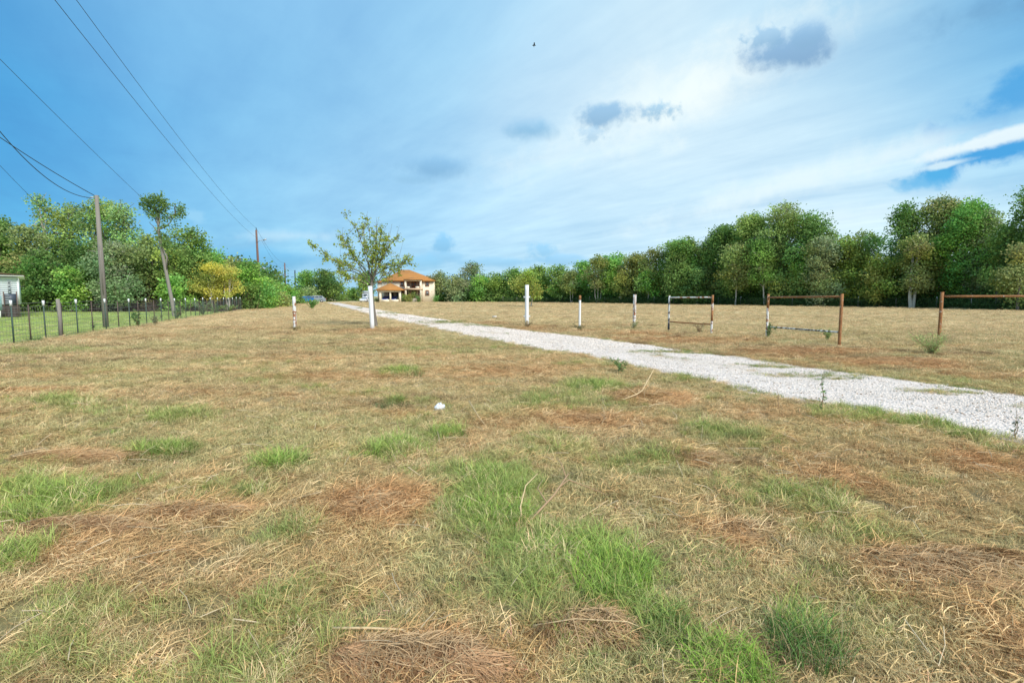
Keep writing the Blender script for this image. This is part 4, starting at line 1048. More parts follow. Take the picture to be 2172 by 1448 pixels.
# ------------------------------------------------------------------ the orange-roofed house
HY = 136.0
M['stone'] = pbr('limestone_wall', (.76, .66, .51), .9, var=.12, scale=.8, col2=(.42, .32, .24), edge=(.60, .70), bump=.02, bscale=3)
M['trim'] = pbr('trim', (.60, .42, .28), .8, var=.08)
M['cream'] = pbr('cream_trim', (.78, .70, .56), .7, var=.05)
M['glass'] = pbr('window_glass', (.06, .075, .09), .1, var=.1, spec=.8)
M['sash'] = pbr('sash', (.38, .40, .42), .5, var=.05)
M['surround'] = pbr('window_surround', (.38, .22, .15), .8)
M['door'] = pbr('wooden_door', (.16, .06, .035), .6, var=.3)
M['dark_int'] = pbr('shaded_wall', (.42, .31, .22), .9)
M['paving'] = pbr('paving', (.5, .42, .34), .9)
def roof_mat(name, axis):
    m, t, o = mat(name); oc = t.add('ShaderNodeTexCoord').outputs['Object']
    w = t.add('ShaderNodeTexWave', bands_direction=axis); w.inputs['Scale'].default_value = 1.15; t.l.new(oc, w.inputs[0])
    w2 = t.add('ShaderNodeTexWave', bands_direction='Z'); w2.inputs['Scale'].default_value = 2.2; t.l.new(oc, w2.inputs[0])
    n = t.noise(oc, 1.2, 5, .6)
    f = t.m('ADD', t.m('MULTIPLY', w.outputs['Fac'], .22), t.m('ADD', t.m('MULTIPLY', n, .5), .60))
    c = t.v('SCALE', (.46, .195, .045), sc=f); p = t.add('ShaderNodeBsdfPrincipled'); t.l.new(c, p.inputs[0]); p.inputs['Roughness'].default_value = .8
    b = t.add('ShaderNodeBump'); b.inputs['Distance'].default_value = .06; t.l.new(t.m('ADD', w.outputs['Fac'], t.m('MULTIPLY', w2.outputs['Fac'], .5)), b.inputs['Height']); t.l.new(b.outputs[0], p.inputs['Normal'])
    t.l.new(p.outputs[0], o.inputs[0]); return m
M['roof'] = roof_mat('clay_roof', 'X')
house = thing('stone_house', 'two-storey pale stone house with orange hipped tile roof at the far end of the drive', 'house', (at(865, 640, HY)[0], HY, 0))
hx = house.location.x
def PX(px, Y=HY): return at(px, 620, Y)[0]-hx
def PZ(py, Y=HY): return at(865, py, Y)[2]
def part(name, mat_, build, parent=house, label=None):
    mb = MB(); build(mb); o = mb.build(name, mat_, parent)
    if label: o['label'] = label
    return o
def hip(mb, x0, x1, y0, y1, z, rx0, rx1, ry, rz, t=.18):
    V = [(x0,y0,z),(x1,y0,z),(x1,y1,z),(x0,y1,z),(rx0,ry,rz),(rx1,ry,rz),(x0,y0,z-t),(x1,y0,z-t),(x1,y1,z-t),(x0,y1,z-t)]
    mb.add(V, [(0,1,5,4),(2,3,4,5),(0,6,7,1),(1,7,8,2),(2,8,9,3),(3,9,6,0),(6,9,8,7)], [(1,2,5),(3,0,4)])
zE = PZ(596.2)
part('wall', M['stone'], lambda m: m.box(PX(810), PX(921), 0, 12, 0, zE))
part('roof', M['roof'], lambda m: hip(m, PX(808.3), PX(922.6), -.7, 12.7, zE+.18, PX(853, 142), PX(869, 142), 6, at(865, 572.2, 142)[2]))
part('wall', M['stone'], lambda m: m.box(PX(792.5), PX(810)-.003, 4, 11, 0, PZ(599, 140)), label='lower set-back wing wall')
part('roof', M['roof'], lambda m: hip(m, PX(791.5), PX(811), 3.4, 11.6, PZ(599, 140)+.18, PX(803), PX(812), 7.5, PZ(592.5, 142)), label='low roof of the set-back wing')
def window(x0, x1, y0, y1, arch=False, label=None):
    X0, X1, Z0, Z1 = PX(x0), PX(x1), PZ(y1), PZ(y0)
    w = part('window', M['surround'], lambda m: [m.box(X0, X0+.22, -.10, .002, Z0, Z1), m.box(X1-.22, X1, -.10, .002, Z0, Z1), m.box(X0+.22, X1-.22, -.10, .002, Z0, Z0+.14), m.box(X0+.22, X1-.22, -.10, .002, Z1-.16, Z1)]
             + ([m.box(X0+.15, X1-.15, -.10, .002, Z1, Z1+.12)] if arch else []), label=label)
    part('pane', M['glass'], lambda m: m.box(X0+.22, X1-.22, -.03, -.005, Z0+.14, Z1-.16), w)
    zm = (Z0+Z1)/2
    part('sash', M['sash'], lambda m: [m.box(X0+.22, X1-.22, -.06, -.032, zm-.04, zm+.04), m.box(X0+.22, X0+.29, -.06, -.032, Z0+.14, Z1-.16), m.box(X1-.29, X1-.22, -.06, -.032, Z0+.14, Z1-.16)], w)
window(848.6, 857, 596.8, 607.6); window(902.3, 910.8, 596.8, 607.4)
window(849.8, 857.5, 616, 627.3, True); window(902, 910.8, 616, 627.0, True)
# entrance bay: recess wall, doors, balcony, columns
part('recess_wall', M['dark_int'], lambda m: m.box(PX(862), PX(896), -.02, -.004, 0, zE-.1))
for (a, b) in ((861.4, 865), (893.2, 896.6)):
    part('column', M['stone'], lambda m: m.box(PX(a), PX(b), -1.9, -1.2, 0, PZ(596)), label=None)
part('balcony_slab', M['trim'], lambda m: m.box(PX(860.9), PX(897.1), -2.0, -.02, PZ(614.8), PZ(611.5)))
part('canopy_beam', M['cream'], lambda m: m.box(PX(860.5), PX(896.2), -2.1, -1.1, PZ(596), PZ(594.2)))
part('roof', M['roof'], lambda m: hip(m, PX(860), PX(897.5), -2.4, 2.6, PZ(594.2)+.2, PX(876), PX(880), 2.5, PZ(587, 139)), label='small hipped roof over the entrance bay')
for (a, b) in ((865.2, 872), (884.5, 893)):
    part('parapet', M['cream'], lambda m: m.box(PX(a), PX(b), -1.9, -1.75, PZ(611.4), PZ(607.8)))
for (y0, y1) in ((597.4, 611.2), (615.5, 630)):
    dr = part('door', M['door'], lambda m: [m.box(PX(873), PX(878), -.12, -.03, PZ(y1), PZ(y0)), m.box(PX(878.2), PX(883.5), -.12, -.03, PZ(y1), PZ(y0))], label='upper balcony door' if y0 < 600 else 'arched front door')
    part('pane', M['glass'], lambda m: [m.box(PX(874.2), PX(876.8), -.14, -.122, PZ(y1)+.7, PZ(y0)-.3), m.box(PX(879.4), PX(882.2), -.14, -.122, PZ(y1)+.7, PZ(y0)-.3)], dr)
for (x0, x1, y0, y1) in ((865.6, 869, 598, 608), (886.5, 890, 598, 607.5), (887, 890.5, 616, 627), (868, 871, 617, 628)):
    w = part('window', M['surround'], lambda m: m.box(PX(x0), PX(x1), -.09, -.03, PZ(y1), PZ(y0))); part('pane', M['glass'], lambda m: m.box(PX(x0)+.12, PX(x1)-.12, -.11, -.095, PZ(y1)+.12, PZ(y0)-.12), w)
for k in range(4):
    part('step', M['paving'], lambda m: m.box(PX(872)+.0, PX(886), -3.4+.4*k, -3.0+.4*k if k < 3 else -.02, 0, .22*(k+1)))
part('lamp', M['surround'], lambda m: [m.box(PX(861.8), PX(863.1), -2.05, -1.95, PZ(611), PZ(605.5))]); part('lamp', M['surround'], lambda m: [m.box(PX(893.4), PX(894.8), -2.05, -1.95, PZ(611), PZ(605.5))])
part('downpipe', M['door'], lambda m: m.tube([(PX(861.6), -.2, 0), (PX(861.6), -.2, PZ(612))], .09, 6))
# carport pavilion in front
GY = -5.2; AY = HY+GY
def QX(px): return at(px, 620, AY)[0]-hx
def QZ(py): return at(820, py, AY)[2]
part('roof', M['roof'], lambda m: hip(m, QX(796.4), QX(853.4), GY-.6, -.02, QZ(614.8), QX(822.2), QX(823.6), GY+2.6, at(823, 600.2, AY+2.6)[2], .12), label='pyramid roof of the carport')
part('beam', M['stone'], lambda m: m.box(QX(799.5), QX(850), GY, GY+.5, QZ(619.2), QZ(615.7)))
for (a, b) in ((803.6, 808.3), (826, 829), (845.6, 850)):
    part('column', M['stone'], lambda m: m.box(QX(a), QX(b), GY+.003, GY+.5, 0, QZ(619.2)-.003))
part('column', M['door'], lambda m: m.box(QX(800), QX(803), GY+1.2, GY+1.6, 0, QZ(619.2)), label='brown rear side post')
for (a, b) in ((808.35, 825.95), (829.05, 845.55)):
    part('low_wall', M['stone'], lambda m: m.box(QX(a), QX(b), GY+.1, GY+.4, 0, QZ(635)))
part('back_wall', M['dark_int'], lambda m: m.box(QX(804), QX(850), -.06, -.02, 0, QZ(619)))
for (a, b, y0, y1) in ((813, 825, 620.5, 632), (831, 837, 621, 630)):
    w = part('window', M['door'], lambda m: m.box(QX(a), QX(b), -.12, -.065, QZ(y1), QZ(y0)), label='dark window at the back of the carport'); part('pane', M['glass'], lambda m: m.box(QX(a)+.15, QX(b)-.15, -.14, -.125, QZ(y1)+.15, QZ(y0)-.15), w)

# ------------------------------------------------------------------ cars
M['tyre'] = pbr('tyre', (.02, .02, .02), .9); M['rim'] = pbr('rim', (.4, .4, .42), .35, metal=.8)
M['lens'] = pbr('headlight', (.7, .72, .75), .15); M['tail'] = pbr('taillight', (.45, .03, .02), .3)
def car(label, x, y, rz, colr, L=4.6, W=1.85, H=1.45, suv=False, group=None):
    r = thing('parked_car', label, 'car', (x, y, 0), rz, group); pm = pbr('car_paint', colr, .3, metal=.2, var=.02)
    low, belt = .28, .86*H/1.45
    prof = [(-L/2, low+.1), (-L/2-.02, belt*.75), (-L/2+.12, belt*.98), (-L*.28, belt*1.06), (L/2-.15 if suv else L*.36, belt*1.08), (L/2-.05, belt*.95), (L/2, low+.25), (L/2-.05, low)]
    def loft(mb, pr, w0, w1, inset):
        n = len(pr); zs = [p[1] for p in pr]; V = []
        for s in (-1, 1):
            for (px_, pz) in pr:
                f = (pz-min(zs))/(max(zs)-min(zs)+1e-6); V.append((px_, s*(w0*(1-f)+w1*f)/2, pz))
        V = np.array(V); mb.add(V, [(i, (i+1) % n, n+(i+1) % n, n+i) for i in range(n)])
        for s in (0, n):
            c = V[s:s+n].mean(0); mb.add(np.vstack([V[s:s+n], c]), None, [((i+1) % n, i, n) if s == 0 else (i, (i+1) % n, n) for i in range(n)])
    mb = MB(); loft(mb, prof+[(-L/2+.05, low)], W, W*.95, 0)
    cab = [(-L*.26, belt*1.05), (-L*.13, H*.97), (L*.10, H), (L*.33 if suv else L*.24, H*.95), (L*.44 if suv else L*.38, belt*1.07)]
    loft(mb, cab, W*.93, W*.74, 0); mb.build('body', pm, r, smooth=False)
    g = MB(); z0, z1 = belt*1.13, H*.92
    for s in (-1, 1):
        for (a, b, a2, b2) in ((-L*.19, -.02*L, -L*.115, -.02*L), (.0, L*.17, 0, L*.16), (L*.19, L*.31 if not suv else L*.36, L*.18, L*.24 if not suv else L*.31)):
            w = MB(); y0, y1 = s*W*.462, s*W*.392; w.add([(a, y0, z0), (b, y0, z0), (b2, y1, z1), (a2, y1, z1)], [(0, 1, 2, 3)]); w.build('side_window', M['glass'], r)
    w = MB(); w.add([(-L*.26-.015, -W*.42, z0-.02), (-L*.26-.015, W*.42, z0-.02), (-L*.135-.03, W*.35, z1), (-L*.135-.03, -W*.35, z1)], [(0, 1, 2, 3)]); w.build('windscreen', M['glass'], r)
    xr = cab[3][0]; xb = cab[4][0]; w = MB(); w.add([(xb+.01, -W*.4, z0), (xb+.01, W*.4, z0), (xr+.04, W*.34, z1-.03), (xr+.04, -W*.34, z1-.03)], [(0, 1, 2, 3)]); w.build('rear_window', M['glass'], r)
    for sx in (-.31, .30):
        for s in (-1, 1):
            t = MB(); t.tube([(L*sx, s*W*.40, .33), (L*sx, s*W*.505, .33)], .33, 16); wl = t.build('wheel', M['tyre'], r)
            t = MB(); t.tube([(L*sx, s*W*.503, .33), (L*sx, s*W*.515, .33)], .2, 10); t.build('rim', M['rim'], wl)
    for s in (-1, 1):
        t = MB(); t.box(-L/2-.03, -L/2+.2, s*W*.36-.16, s*W*.36+.16, belt*.72, belt*.88); t.build('headlight', M['lens'], r)
        t = MB(); t.box(L/2-.25, L/2+.02, s*W*.40-.1, s*W*.40+.1, belt*.68, belt*.95); t.build('taillight', M['tail'], r)
cx = lambda px, d: colx(px, d)
car('silver estate car parked under the far trees left of the drive', cx(669, 123), 123, R(18), (.24, .27, .29), 4.8, 1.9, 1.65, True)
car('bright blue car with yellow trim parked left of the silver car', cx(648.5, 121), 121, R(60), (.02, .16, .42), 4.4, 1.8, 1.5)
car('small white car beside the grey shed left of the house', cx(777, 130), 130, R(80), (.75, .76, .8), 4.2, 1.75, 1.35)
car('dark blue car in the left bay of the carport', cx(819, 132.8), 133.6, R(88), (.02, .05, .28), 4.3, 1.85, 1.5, group='cars inside the carport')
car('blue car in the right bay of the carport', cx(836, 132.8), 133.6, R(88), (.03, .06, .30), 4.3, 1.85, 1.45, group='cars inside the carport')
def shed():
    d = 140; r = thing('grey_shed', 'small grey shed behind the tree trunk left of the house', 'shed', (cx(776, d), d, 0)); w = 1.0
    m = pbr('grey_panel', (.36, .39, .43), .7); mb = MB(); mb.box(-w, w, 0, 3, 0, 2.5); mb.build('wall', m, r)
    mb = MB(); mb.add([(-w-.1,-.15,2.5),(w+.1,-.15,2.5),(w+.1,3.15,2.5),(-w-.1,3.15,2.5),(-w-.1,1.5,2.95),(w+.1,1.5,2.95)], [(0,1,5,4),(2,3,4,5),(0,3,2,1)], [(0,4,3),(1,2,5)]); mb.build('roof', M['sash'], r)
    mb = MB(); mb.box(-.4, .4, -.04, -.003, 0, 2.0); mb.build('door', M['glass'], r)
shed()
def yard_shrub(px, d, h, w, col, label, kind='grey'):
    tree(px, 640-1, w, d, kind, label, base=0, name='shrub', cat='shrub', lobes_n=8, tr=.05, lsz=.16) if False else None
    x = cx(px, d); r = thing('shrub', label, 'shrub', (x, d, 0)); cb = MB(); lob = [(RNG.normal(0, w*.3), RNG.normal(0, w*.3), h*q, w*.55, w*.55, h*.28) for q in (.2, .45, .7)]
    crown_leaves(cb, lob, .17, kind); cb.build('crown', M['leaf'], r); t = MB(); t.tube([(0, 0, 0), (0, 0, h*.7)], .05, 5); t.build('trunk', M['bark'], r)
yard_shrub(871.5, 131.5, 2.5, 1.3, 0, 'round grey-green shrub before the front steps of the house', 'olive')
yard_shrub(885.5, 132.5, 1.9, .45, 0, 'narrow dark leaning shrub right of the front steps', 'dark')
yard_shrub(852, 133, 1.6, 1.2, 0, 'low shrub between the carport and the entrance', 'grey')
yard_shrub(861, 133, 2.2, .6, 0, 'small upright shrub left of the entrance column', 'mid')
yard_shrub(924, 134, 1.9, .5, 0, 'pale green spiky shrub at the right corner of the house', 'bright')
yard_shrub(798, 134, 1.0, 1.0, 0, 'brown low shrub at the left wing of the house', 'olive')

# ------------------------------------------------------------------ posts and pipe panels of the old gateway
def post(px, py, top, wpx, m, label, name='gate_post', extra=None, lean_px=0, cap=True, cat='post', group='old painted posts of the gateway'):
    x, y = gnd(px, py); z = float(gz(x, y)); H = at(px, top, y)[2]-z; r = wpx/FPX*y/2
    root = thing(name, label, cat, (x, y, z), 0, group); lx = lean_px/FPX*y
    mb = MB(); n = 8; P = [(lx*t, 0, -.15*(t == 0)+H*t) for t in np.linspace(0, 1, n)]; mb.tube(P, r, 18); mb.build('shaft', m, root, smooth=False)
    if cap: c = MB(); c.tube([(lx, 0, H+.001), (lx, 0, H+.012)], r*1.03, 18); c.build('cap', m, root)
    if extra: extra(root, r, H, lx)
    return root
def hinge(zs, side):
    def f(root, r, H, lx):
        for z in zs:
            for s in side:
                mb = MB(); mb.box(s*r-.03 if s < 0 else r-.005, -r+.005 if s < 0 else r+.055, -.03, .03, z, z+.05); mb.tube([(s*(r+.05), 0, z-.03), (s*(r+.05), 0, z+.08)], .016, 6); mb.build('hinge_lug', M['white_paint'], root)
    return f
post(790, 698, 607, 9.0, M['white_paint'], 'tall white gate post left of the drive in front of the thin-crowned tree, leaning left', lean_px=-3, extra=hinge([1.85], [-1]))
post(1117.5, 691, 604.5, 8.2, M['white_paint'], 'tall white gate post on the right side of the drive', extra=hinge([1.42, .45], [-1, 1]))
post(1229.5, 697, 627, 4.6, pbr('thin_white', (.78, .77, .76), .55, var=.05, col2=(.55, .2, .12), edge=(.64, .68)), 'thinnest white post with a rusty red top right of the drive', 'fence_post', cap=False,
     extra=lambda root, r, H, lx: MB().tube([(0, 0, H-.20), (0, 0, H+.01)], r*1.06, 16).build('rusty_top', M['pipe_rust'], root))
post(1345, 695, 625, 6.6, M['pipe_worn'], 'white post streaked with rust between the thin post and the narrow pipe panel', 'fence_post',
     extra=lambda root, r, H, lx: MB().box(-r*.15, r*.15, -r*1.12, -r*.9, H*.45, H-.03).build('rust_stripe', M['pipe_rust'], root))
post(626, 700, 629, 7.0, M['pipe_worn'], 'post at left with flaking white paint above and rust below', 'fence_post',
     extra=lambda root, r, H, lx: [MB().tube([(0, 0, H*.53), (0, 0, H*.53+.05)], r*1.15, 16).build('rust_band', M['pipe_rust'], root), MB().box(r*.2, r*1.02, -r*.75, -r*.4, .02, H*.52).build('rust_stripe', M['pipe_rust'], root)])
def panel(A, topA, B, topB, label, rail_y, low, mats, r=.05):
    r *= .78
    (ax, ay), (bx, by) = A, B; xa, ya = gnd(ax, ay); xb, yb = gnd(bx, by); o = np.array([(xa+xb)/2, (ya+yb)/2, 0])
    root = thing('pipe_panel', label, 'fence panel', tuple(o), 0, 'pipe fence panels of the gateway')
    za, zb = at(ax, topA, ya)[2], at(bx, topB, yb)[2]
    def tub(name, p, q, rr, m, n=14):
        mb = MB(); mb.tube(np.linspace(p, q, 6)-o, rr, n); return mb.build(name, m, root)
    a = tub('post', np.array([xa, ya, -.15]), np.array([xa, ya, za]), r, mats[0]); b = tub('post', np.array([xb, yb, -.15]), np.array([xb, yb, zb]), r*1.08, mats[1])
    e = np.array([xb-xa, yb-ya, 0]); e /= np.linalg.norm(e)
    ra, rb = at(ax, rail_y[0], ya)[2], at(bx, rail_y[1], yb)[2]
    tub('rail', np.array([xa, ya, ra])+e*r*.8, np.array([xb, yb, rb])-e*r*.8, r*.78, mats[2])
    if low: tub('rail', np.array([xa, ya, at(ax, low[0], ya)[2]])+e*r*.8, np.array([xb, yb, at(bx, low[1], yb)[2]])-e*r*.8, r*.70, mats[3])['label'] = 'lower rail'
    for (px_, pz_, P0) in ((xa, za, 0), (xb, zb, 1)):
        mb = MB(); mb.tube([np.array([px_, ya if P0 == 0 else yb, pz_+.001])-o, np.array([px_, ya if P0 == 0 else yb, pz_+.012])-o], r*1.12, 14); mb.build('cap', M['pipe_rust'], root)
    return root, o, (xa, ya, za), (xb, yb, zb)
def sleeve(root, o, x, y, z0, z1, r, m, name='rusty_section'):
    mb = MB(); mb.tube([np.array([x, y, z0])-o, np.array([x, y, z1])-o], r, 14, cap=True); mb.build(name, m, root)
rt, o, a, b = panel((1418, 702), 627, (1509, 708), 626, 'narrow pipe panel with white left post and rusty right post', (631, 630.5), (682, 688), (M['pipe_dark'], M['pipe_worn'], M['pipe_worn'], M['pipe_rust']))
sleeve(rt, o, b[0], b[1], b[2]*.33, b[2]*.62, .0440, M['pipe_rust']); sleeve(rt, o, b[0], b[1], b[2]*.80, b[2]*.999, .0440, M['pipe_rust']); sleeve(rt, o, a[0], a[1], 0, .30, .0410, M['wire'], 'dark_foot')
rt, o, a, b = panel((1626, 714), 624, (1780, 733), 623.5, 'widest pipe panel with rusty top rail and black-flecked white lower rail', (630.5, 629), (693, 704.5), (M['pipe_worn'], M['pipe_rust'], M['pipe_rust'], M['pipe_dark']), .052)
sleeve(rt, o, a[0], a[1], a[2]*.68, a[2]*.999, .0425, M['pipe_rust'])
panel((1990.5, 731), 619.5, (2290, 742), 617, 'rusty gate post with a long rusty rail running out at the right edge', (628.5, 628), None, (M['pipe_rust'], M['pipe_rust'], M['pipe_rust']), .058)

# ------------------------------------------------------------------ wire fence, left
def wire_fence():
    root = thing('wire_fence', 'long woven wire fence with white-tipped steel posts along the lawn on the left', 'fence', (FA[0], FA[1], 0)); o = np.array([FA[0], FA[1], 0])
    def P(s): return np.array([FA[0]+FD[0]*s, FA[1]+FD[1]*s])
    def stn(px):                  # station along the fence under that image column
        lo, hi = -14, 60
        for _ in range(40):
            m_ = (lo+hi)/2; p = P(m_); c = 1086+p[0]/p[1]*FPX*1.0
            lo, hi = (m_, hi) if c < px else (lo, m_)
        return (lo+hi)/2
    white = [25, 94, 163, 224, 275, 311, 343, 372, 395, 415, 432, 448, 463, 476, 486, 495, 503, 511, 519]
    ws = [stn(p) for p in white]; sp = ws[1]-ws[0]; ws = [ws[0]-sp*k for k in (4, 3, 2, 1)]+ws
    def tpost(s, h, m, tip):
        x, y = P(s); z = float(gz(x, y)); mb = MB(); w = .022 if tip else .016
        mb.box(x-w-o[0], x+w-o[0], y-.004-o[1], y+.004-o[1], z-.1, h); mb.box(x-.004-o[0], x+.004-o[0], y+.004-o[1], y+.034-o[1], z-.1, h)
        for k in range(9): mb.box(x-.006-o[0], x+.006-o[0], y-.014-o[1], y-.0045-o[1], z+.2+k*.12, z+.225+k*.12)
        p = mb.build('post', m, root)
        if tip: t = MB(); t.box(x-w-.003-o[0], x+w+.003-o[0], y-.02-o[1], y+.037-o[1], h-.17, h+.004); t.build('white_tip', M['white_tip'], p)
    for i, s in enumerate(ws):
        tpost(s, 1.36+RNG.normal(0, .02), M['green_metal'], True)
        if i+1 < len(ws): tpost((s+ws[i+1])/2, 1.24+RNG.normal(0, .03), M['rust_metal'], False)
    s = stn(126); x, y = P(s); mb = MB(); mb.tube([(x-o[0], y-o[1], -.1), (x-o[0]+.02, y-o[1], .7), (x-o[0]-.01, y-o[1], 1.40)], [.066, .063, .060], 12)
    mb.build('post', M['old_wood'], root)['label'] = 'round weathered wooden post'
    ss = np.arange(ws[0], ws[-1]+.1, .5); heights = [.05, .16, .28, .42, .58, .76, .96, 1.14, 1.26]
    for hh in heights:
        pts = np.array([[*(P(s)-o[:2]), hh+.015*sin(s*1.7+hh*9)+RNG.normal(0, .006)+float(gz(*P(s)))] for s in ss]); mb = MB(); mb.tube(pts, .005, 4, cap=False); mb.build('wire', M['fence_wire'], root)
    mb = MB()
    for s in np.arange(ws[0], ws[-1], .17):
        p = P(s)-o[:2]; g = float(gz(*P(s))); mb.tube([(p[0], p[1], g+.05), (p[0]+RNG.normal(0, .006), p[1], g+.6), (p[0], p[1], g+1.13)], .0036, 3, cap=False)
    k = mb.build('stay_wire', M['fence_wire'], root); k['kind'] = 'stuff'
wire_fence()
def vine_fence():
    root = thing('vine_fence', 'low vine-grown wire fence with grey posts at the foot of the right tree line', 'fence', (TL and colx(1700, 74), 74, 0)); o = np.array([colx(1700, 74), 74, 0])
    path = np.array([(colx(p, d-.4), d-.4) for p, d in TL if p > 1000]); seg = np.linalg.norm(np.diff(path, axis=0), axis=1); S = np.concatenate([[0], np.cumsum(seg)])
    def P(s): return np.array([np.interp(s, S, path[:, 0]), np.interp(s, S, path[:, 1])])
    n = 0
    for s in np.arange(1, S[-1]-1, 4.2):
        x, y = P(s)-o[:2]; mb = MB(); mb.tube([(x, y, -.1), (x+RNG.normal(0, .04), y, 1.25)], .045, 6); mb.build('post', M['old_wood'], root)
        t = MB(); t.box(x+2.1*0-.03, x+.03, y-.05, y+.0, 1.25, 1.42); t.build('white_tip', M['white_tip'], root) if n % 2 == 0 else None; n += 1
    for h in (.25, .55, .85, 1.15):
        pts = np.array([[*(P(s)-o[:2]), h] for s in np.linspace(0, S[-1], 90)]); mb = MB(); mb.tube(pts, .007, 3, cap=False); mb.build('wire', M['fence_wire'], root)
    mb = MB(); nc = 3000; s = RNG.uniform(0, S[-1], nc); xy = np.array([P(q) for q in s])-o[:2]; z = RNG.uniform(0, 1.15, nc)*(.7+.5*fbm(s*.4, s*0, 3, 3))
    C = np.repeat(np.column_stack([xy, z]), 7, 0)+RNG.normal(size=(nc*7, 3))*[.3, .3, .16]; C[:, 2] = np.maximum(C[:, 2], .04)
    mb.leaves(C, .17, np.array([.05, .085, .03])*np.repeat(RNG.uniform(.6, 1.6, (nc, 1)), 7, 0), aspect=.8); k = mb.build('vine', M['leaf'], root, loc=(0, 0, 0)); k['kind'] = 'stuff'
vine_fence()

# ------------------------------------------------------------------ poles and cables
def pole(px, d, top, r, m, label, name='power_pole', topx=None, parts=None, group='power poles', base=None):
    B = np.array([cx(px, d), d, 0.]) if base is None else np.array(base, float); tp = np.array(at(topx or px, top, d)) if top else None
    root = thing(name, label, 'pole', tuple(B), 0, group); T_ = tp-B
    mb = MB(); mb.tube([(0, 0, -.3), T_*.5, T_], [r*1.15, r, r*.72], 12); mb.build('shaft', m, root, smooth=True)
    if parts: parts(root, T_)
    return B+T_
def pp1(root, T_):
    mb = MB(); mb.tube([T_+[-.02, -.15, -.12], T_+[-.16, -.17, -.12]], .03, 6); mb.build('insulator', M['sash'], root)
    mb = MB(); mb.tube([(T_[0]*.55+.1, -.14, 1.6), (T_[0]*.2+.1, -.14, 3.9)], .02, 5); mb.build('conduit', M['old_wood'], root)
P1 = pole(221, 24.3, 414.5, .105, M['old_wood'], 'upright weathered grey wooden service pole by the wire fence', parts=pp1, topx=204.5)
def pp2(root, T_):
    for (z, l, nm) in ((-1.55, .9, 'arm'), (-5.0, .6, 'arm')):
        mb = MB(); mb.tube([T_+[0, -.1, z], T_+[l*.5, -.1, z+.25], T_+[l, -.1, z+.30]], .035, 6); a = mb.build(nm, M['sash'], root)
        mb = MB(); mb.tube([T_+[l, -.1, z+.30], T_+[l+.35, -.1, z+(.42 if z > -3 else .22)]], .09, 8); mb.build('lamp_head' if z < -3 else 'bracket', M['sash'], a)
    mb = MB(); mb.tube([T_, T_+[0, 0, .3]], .04, 6); mb.build('insulator', M['wire'], root)
P2 = pole(552, 65, 488, .15, M['red_wood'], 'nearest tall reddish brown power pole with a lamp arm above the hedgerow', topx=543.5, parts=pp2)
def pp3(root, T_):
    mb = MB(); mb.tube([T_+[0, -.1, -1.6], T_+[.7, -.1, -1.4]], .04, 6); mb.build('arm', M['sash'], root)
P3 = pole(606.5, 130, 557.5, .19, M['red_wood'], 'second reddish power pole farther down the hedgerow', topx=603.8, parts=pp3)
P4 = pole(627, 168, 573, .22, M['wire'], 'farthest dark power pole beside the light green far tree', topx=625.5)
# the pole the lines come from, behind the viewer's left shoulder
u_ = (P2-P3)/np.linalg.norm((P2-P3)[:2]); 
B0 = np.array([-3.87, -4.4, 0]); r0 = thing('power_pole', 'reddish brown power pole outside the picture that carries the lines overhead', 'pole', tuple(B0), 0, 'power poles')
mb = MB(); mb.tube([(0, 0, -.3), (0, 0, 5), (0, 0, 10.3)], [.17, .15, .12], 12); mb.build('shaft', M['red_wood'], r0, smooth=True)
def cable(A, B, sag, r, label, n=28):
    A, B = np.array(A, float), np.array(B, float); t = np.linspace(0, 1, n)[:, None]; P = A*(1-t)+B*t; P[:, 2] -= sag*4*t[:, 0]*(1-t[:, 0])
    mb = MB(); mb.tube(P-A, r, 5, cap=False); o = mb.build('power_line', M['wire'], loc=tuple(A)); tag(o, label, 'cable', 'overhead lines')
cable((-4.0, -4.4, 10.2), P2+[0, 0, .25], 1.05, .008, 'upper overhead line to the nearest reddish power pole')
cable((-3.75, -4.35, 9.2), P2+[0, 0, -.95], 1.0, .008, 'lower overhead line to the nearest reddish power pole')
cable(P2+[0, 0, .25], P3, 1.1, .012, 'overhead line from the first to the second reddish pole'); cable(P2+[.6, 0, -1.2], P3+[.4, 0, -1.4], 1.4, .010, 'lower overhead line from the lamp arm to the second reddish pole')
cable(P3, P4, .8, .012, 'overhead line between the two farthest poles')
# service drops: each end beyond the picture sits on the ray of its crossing of the left edge
def edge(px, py, Y): return np.array(at(px, py, Y))
cable(edge(-330, 45, 17), P1+[-.05, 0, -.03], .32, .016, 'thick nearly straight service cable from the left edge to the grey pole')
cable(edge(-200, -10, 15.0), P1+[-.12, -.1, -.13], 1.35, .015, 'slack sagging service cable from the left edge to the grey pole', 40)
LT_ = np.array(at(336, 452, 38))
cable(edge(-130, -4, 15), LT_, .10, .009, 'long thin line from the upper left edge to the leaning trunk')
cable(edge(-110, 236, 26), np.array(at(150, 500, 52)), .15, .012, 'thin line dropping from the left edge into the highest airy tree')
cable(P1+[.1, 0, -.35], np.array(at(262, 540, 45)), .25, .010, 'dark cable dropping from the grey pole into the grey drooping tree')

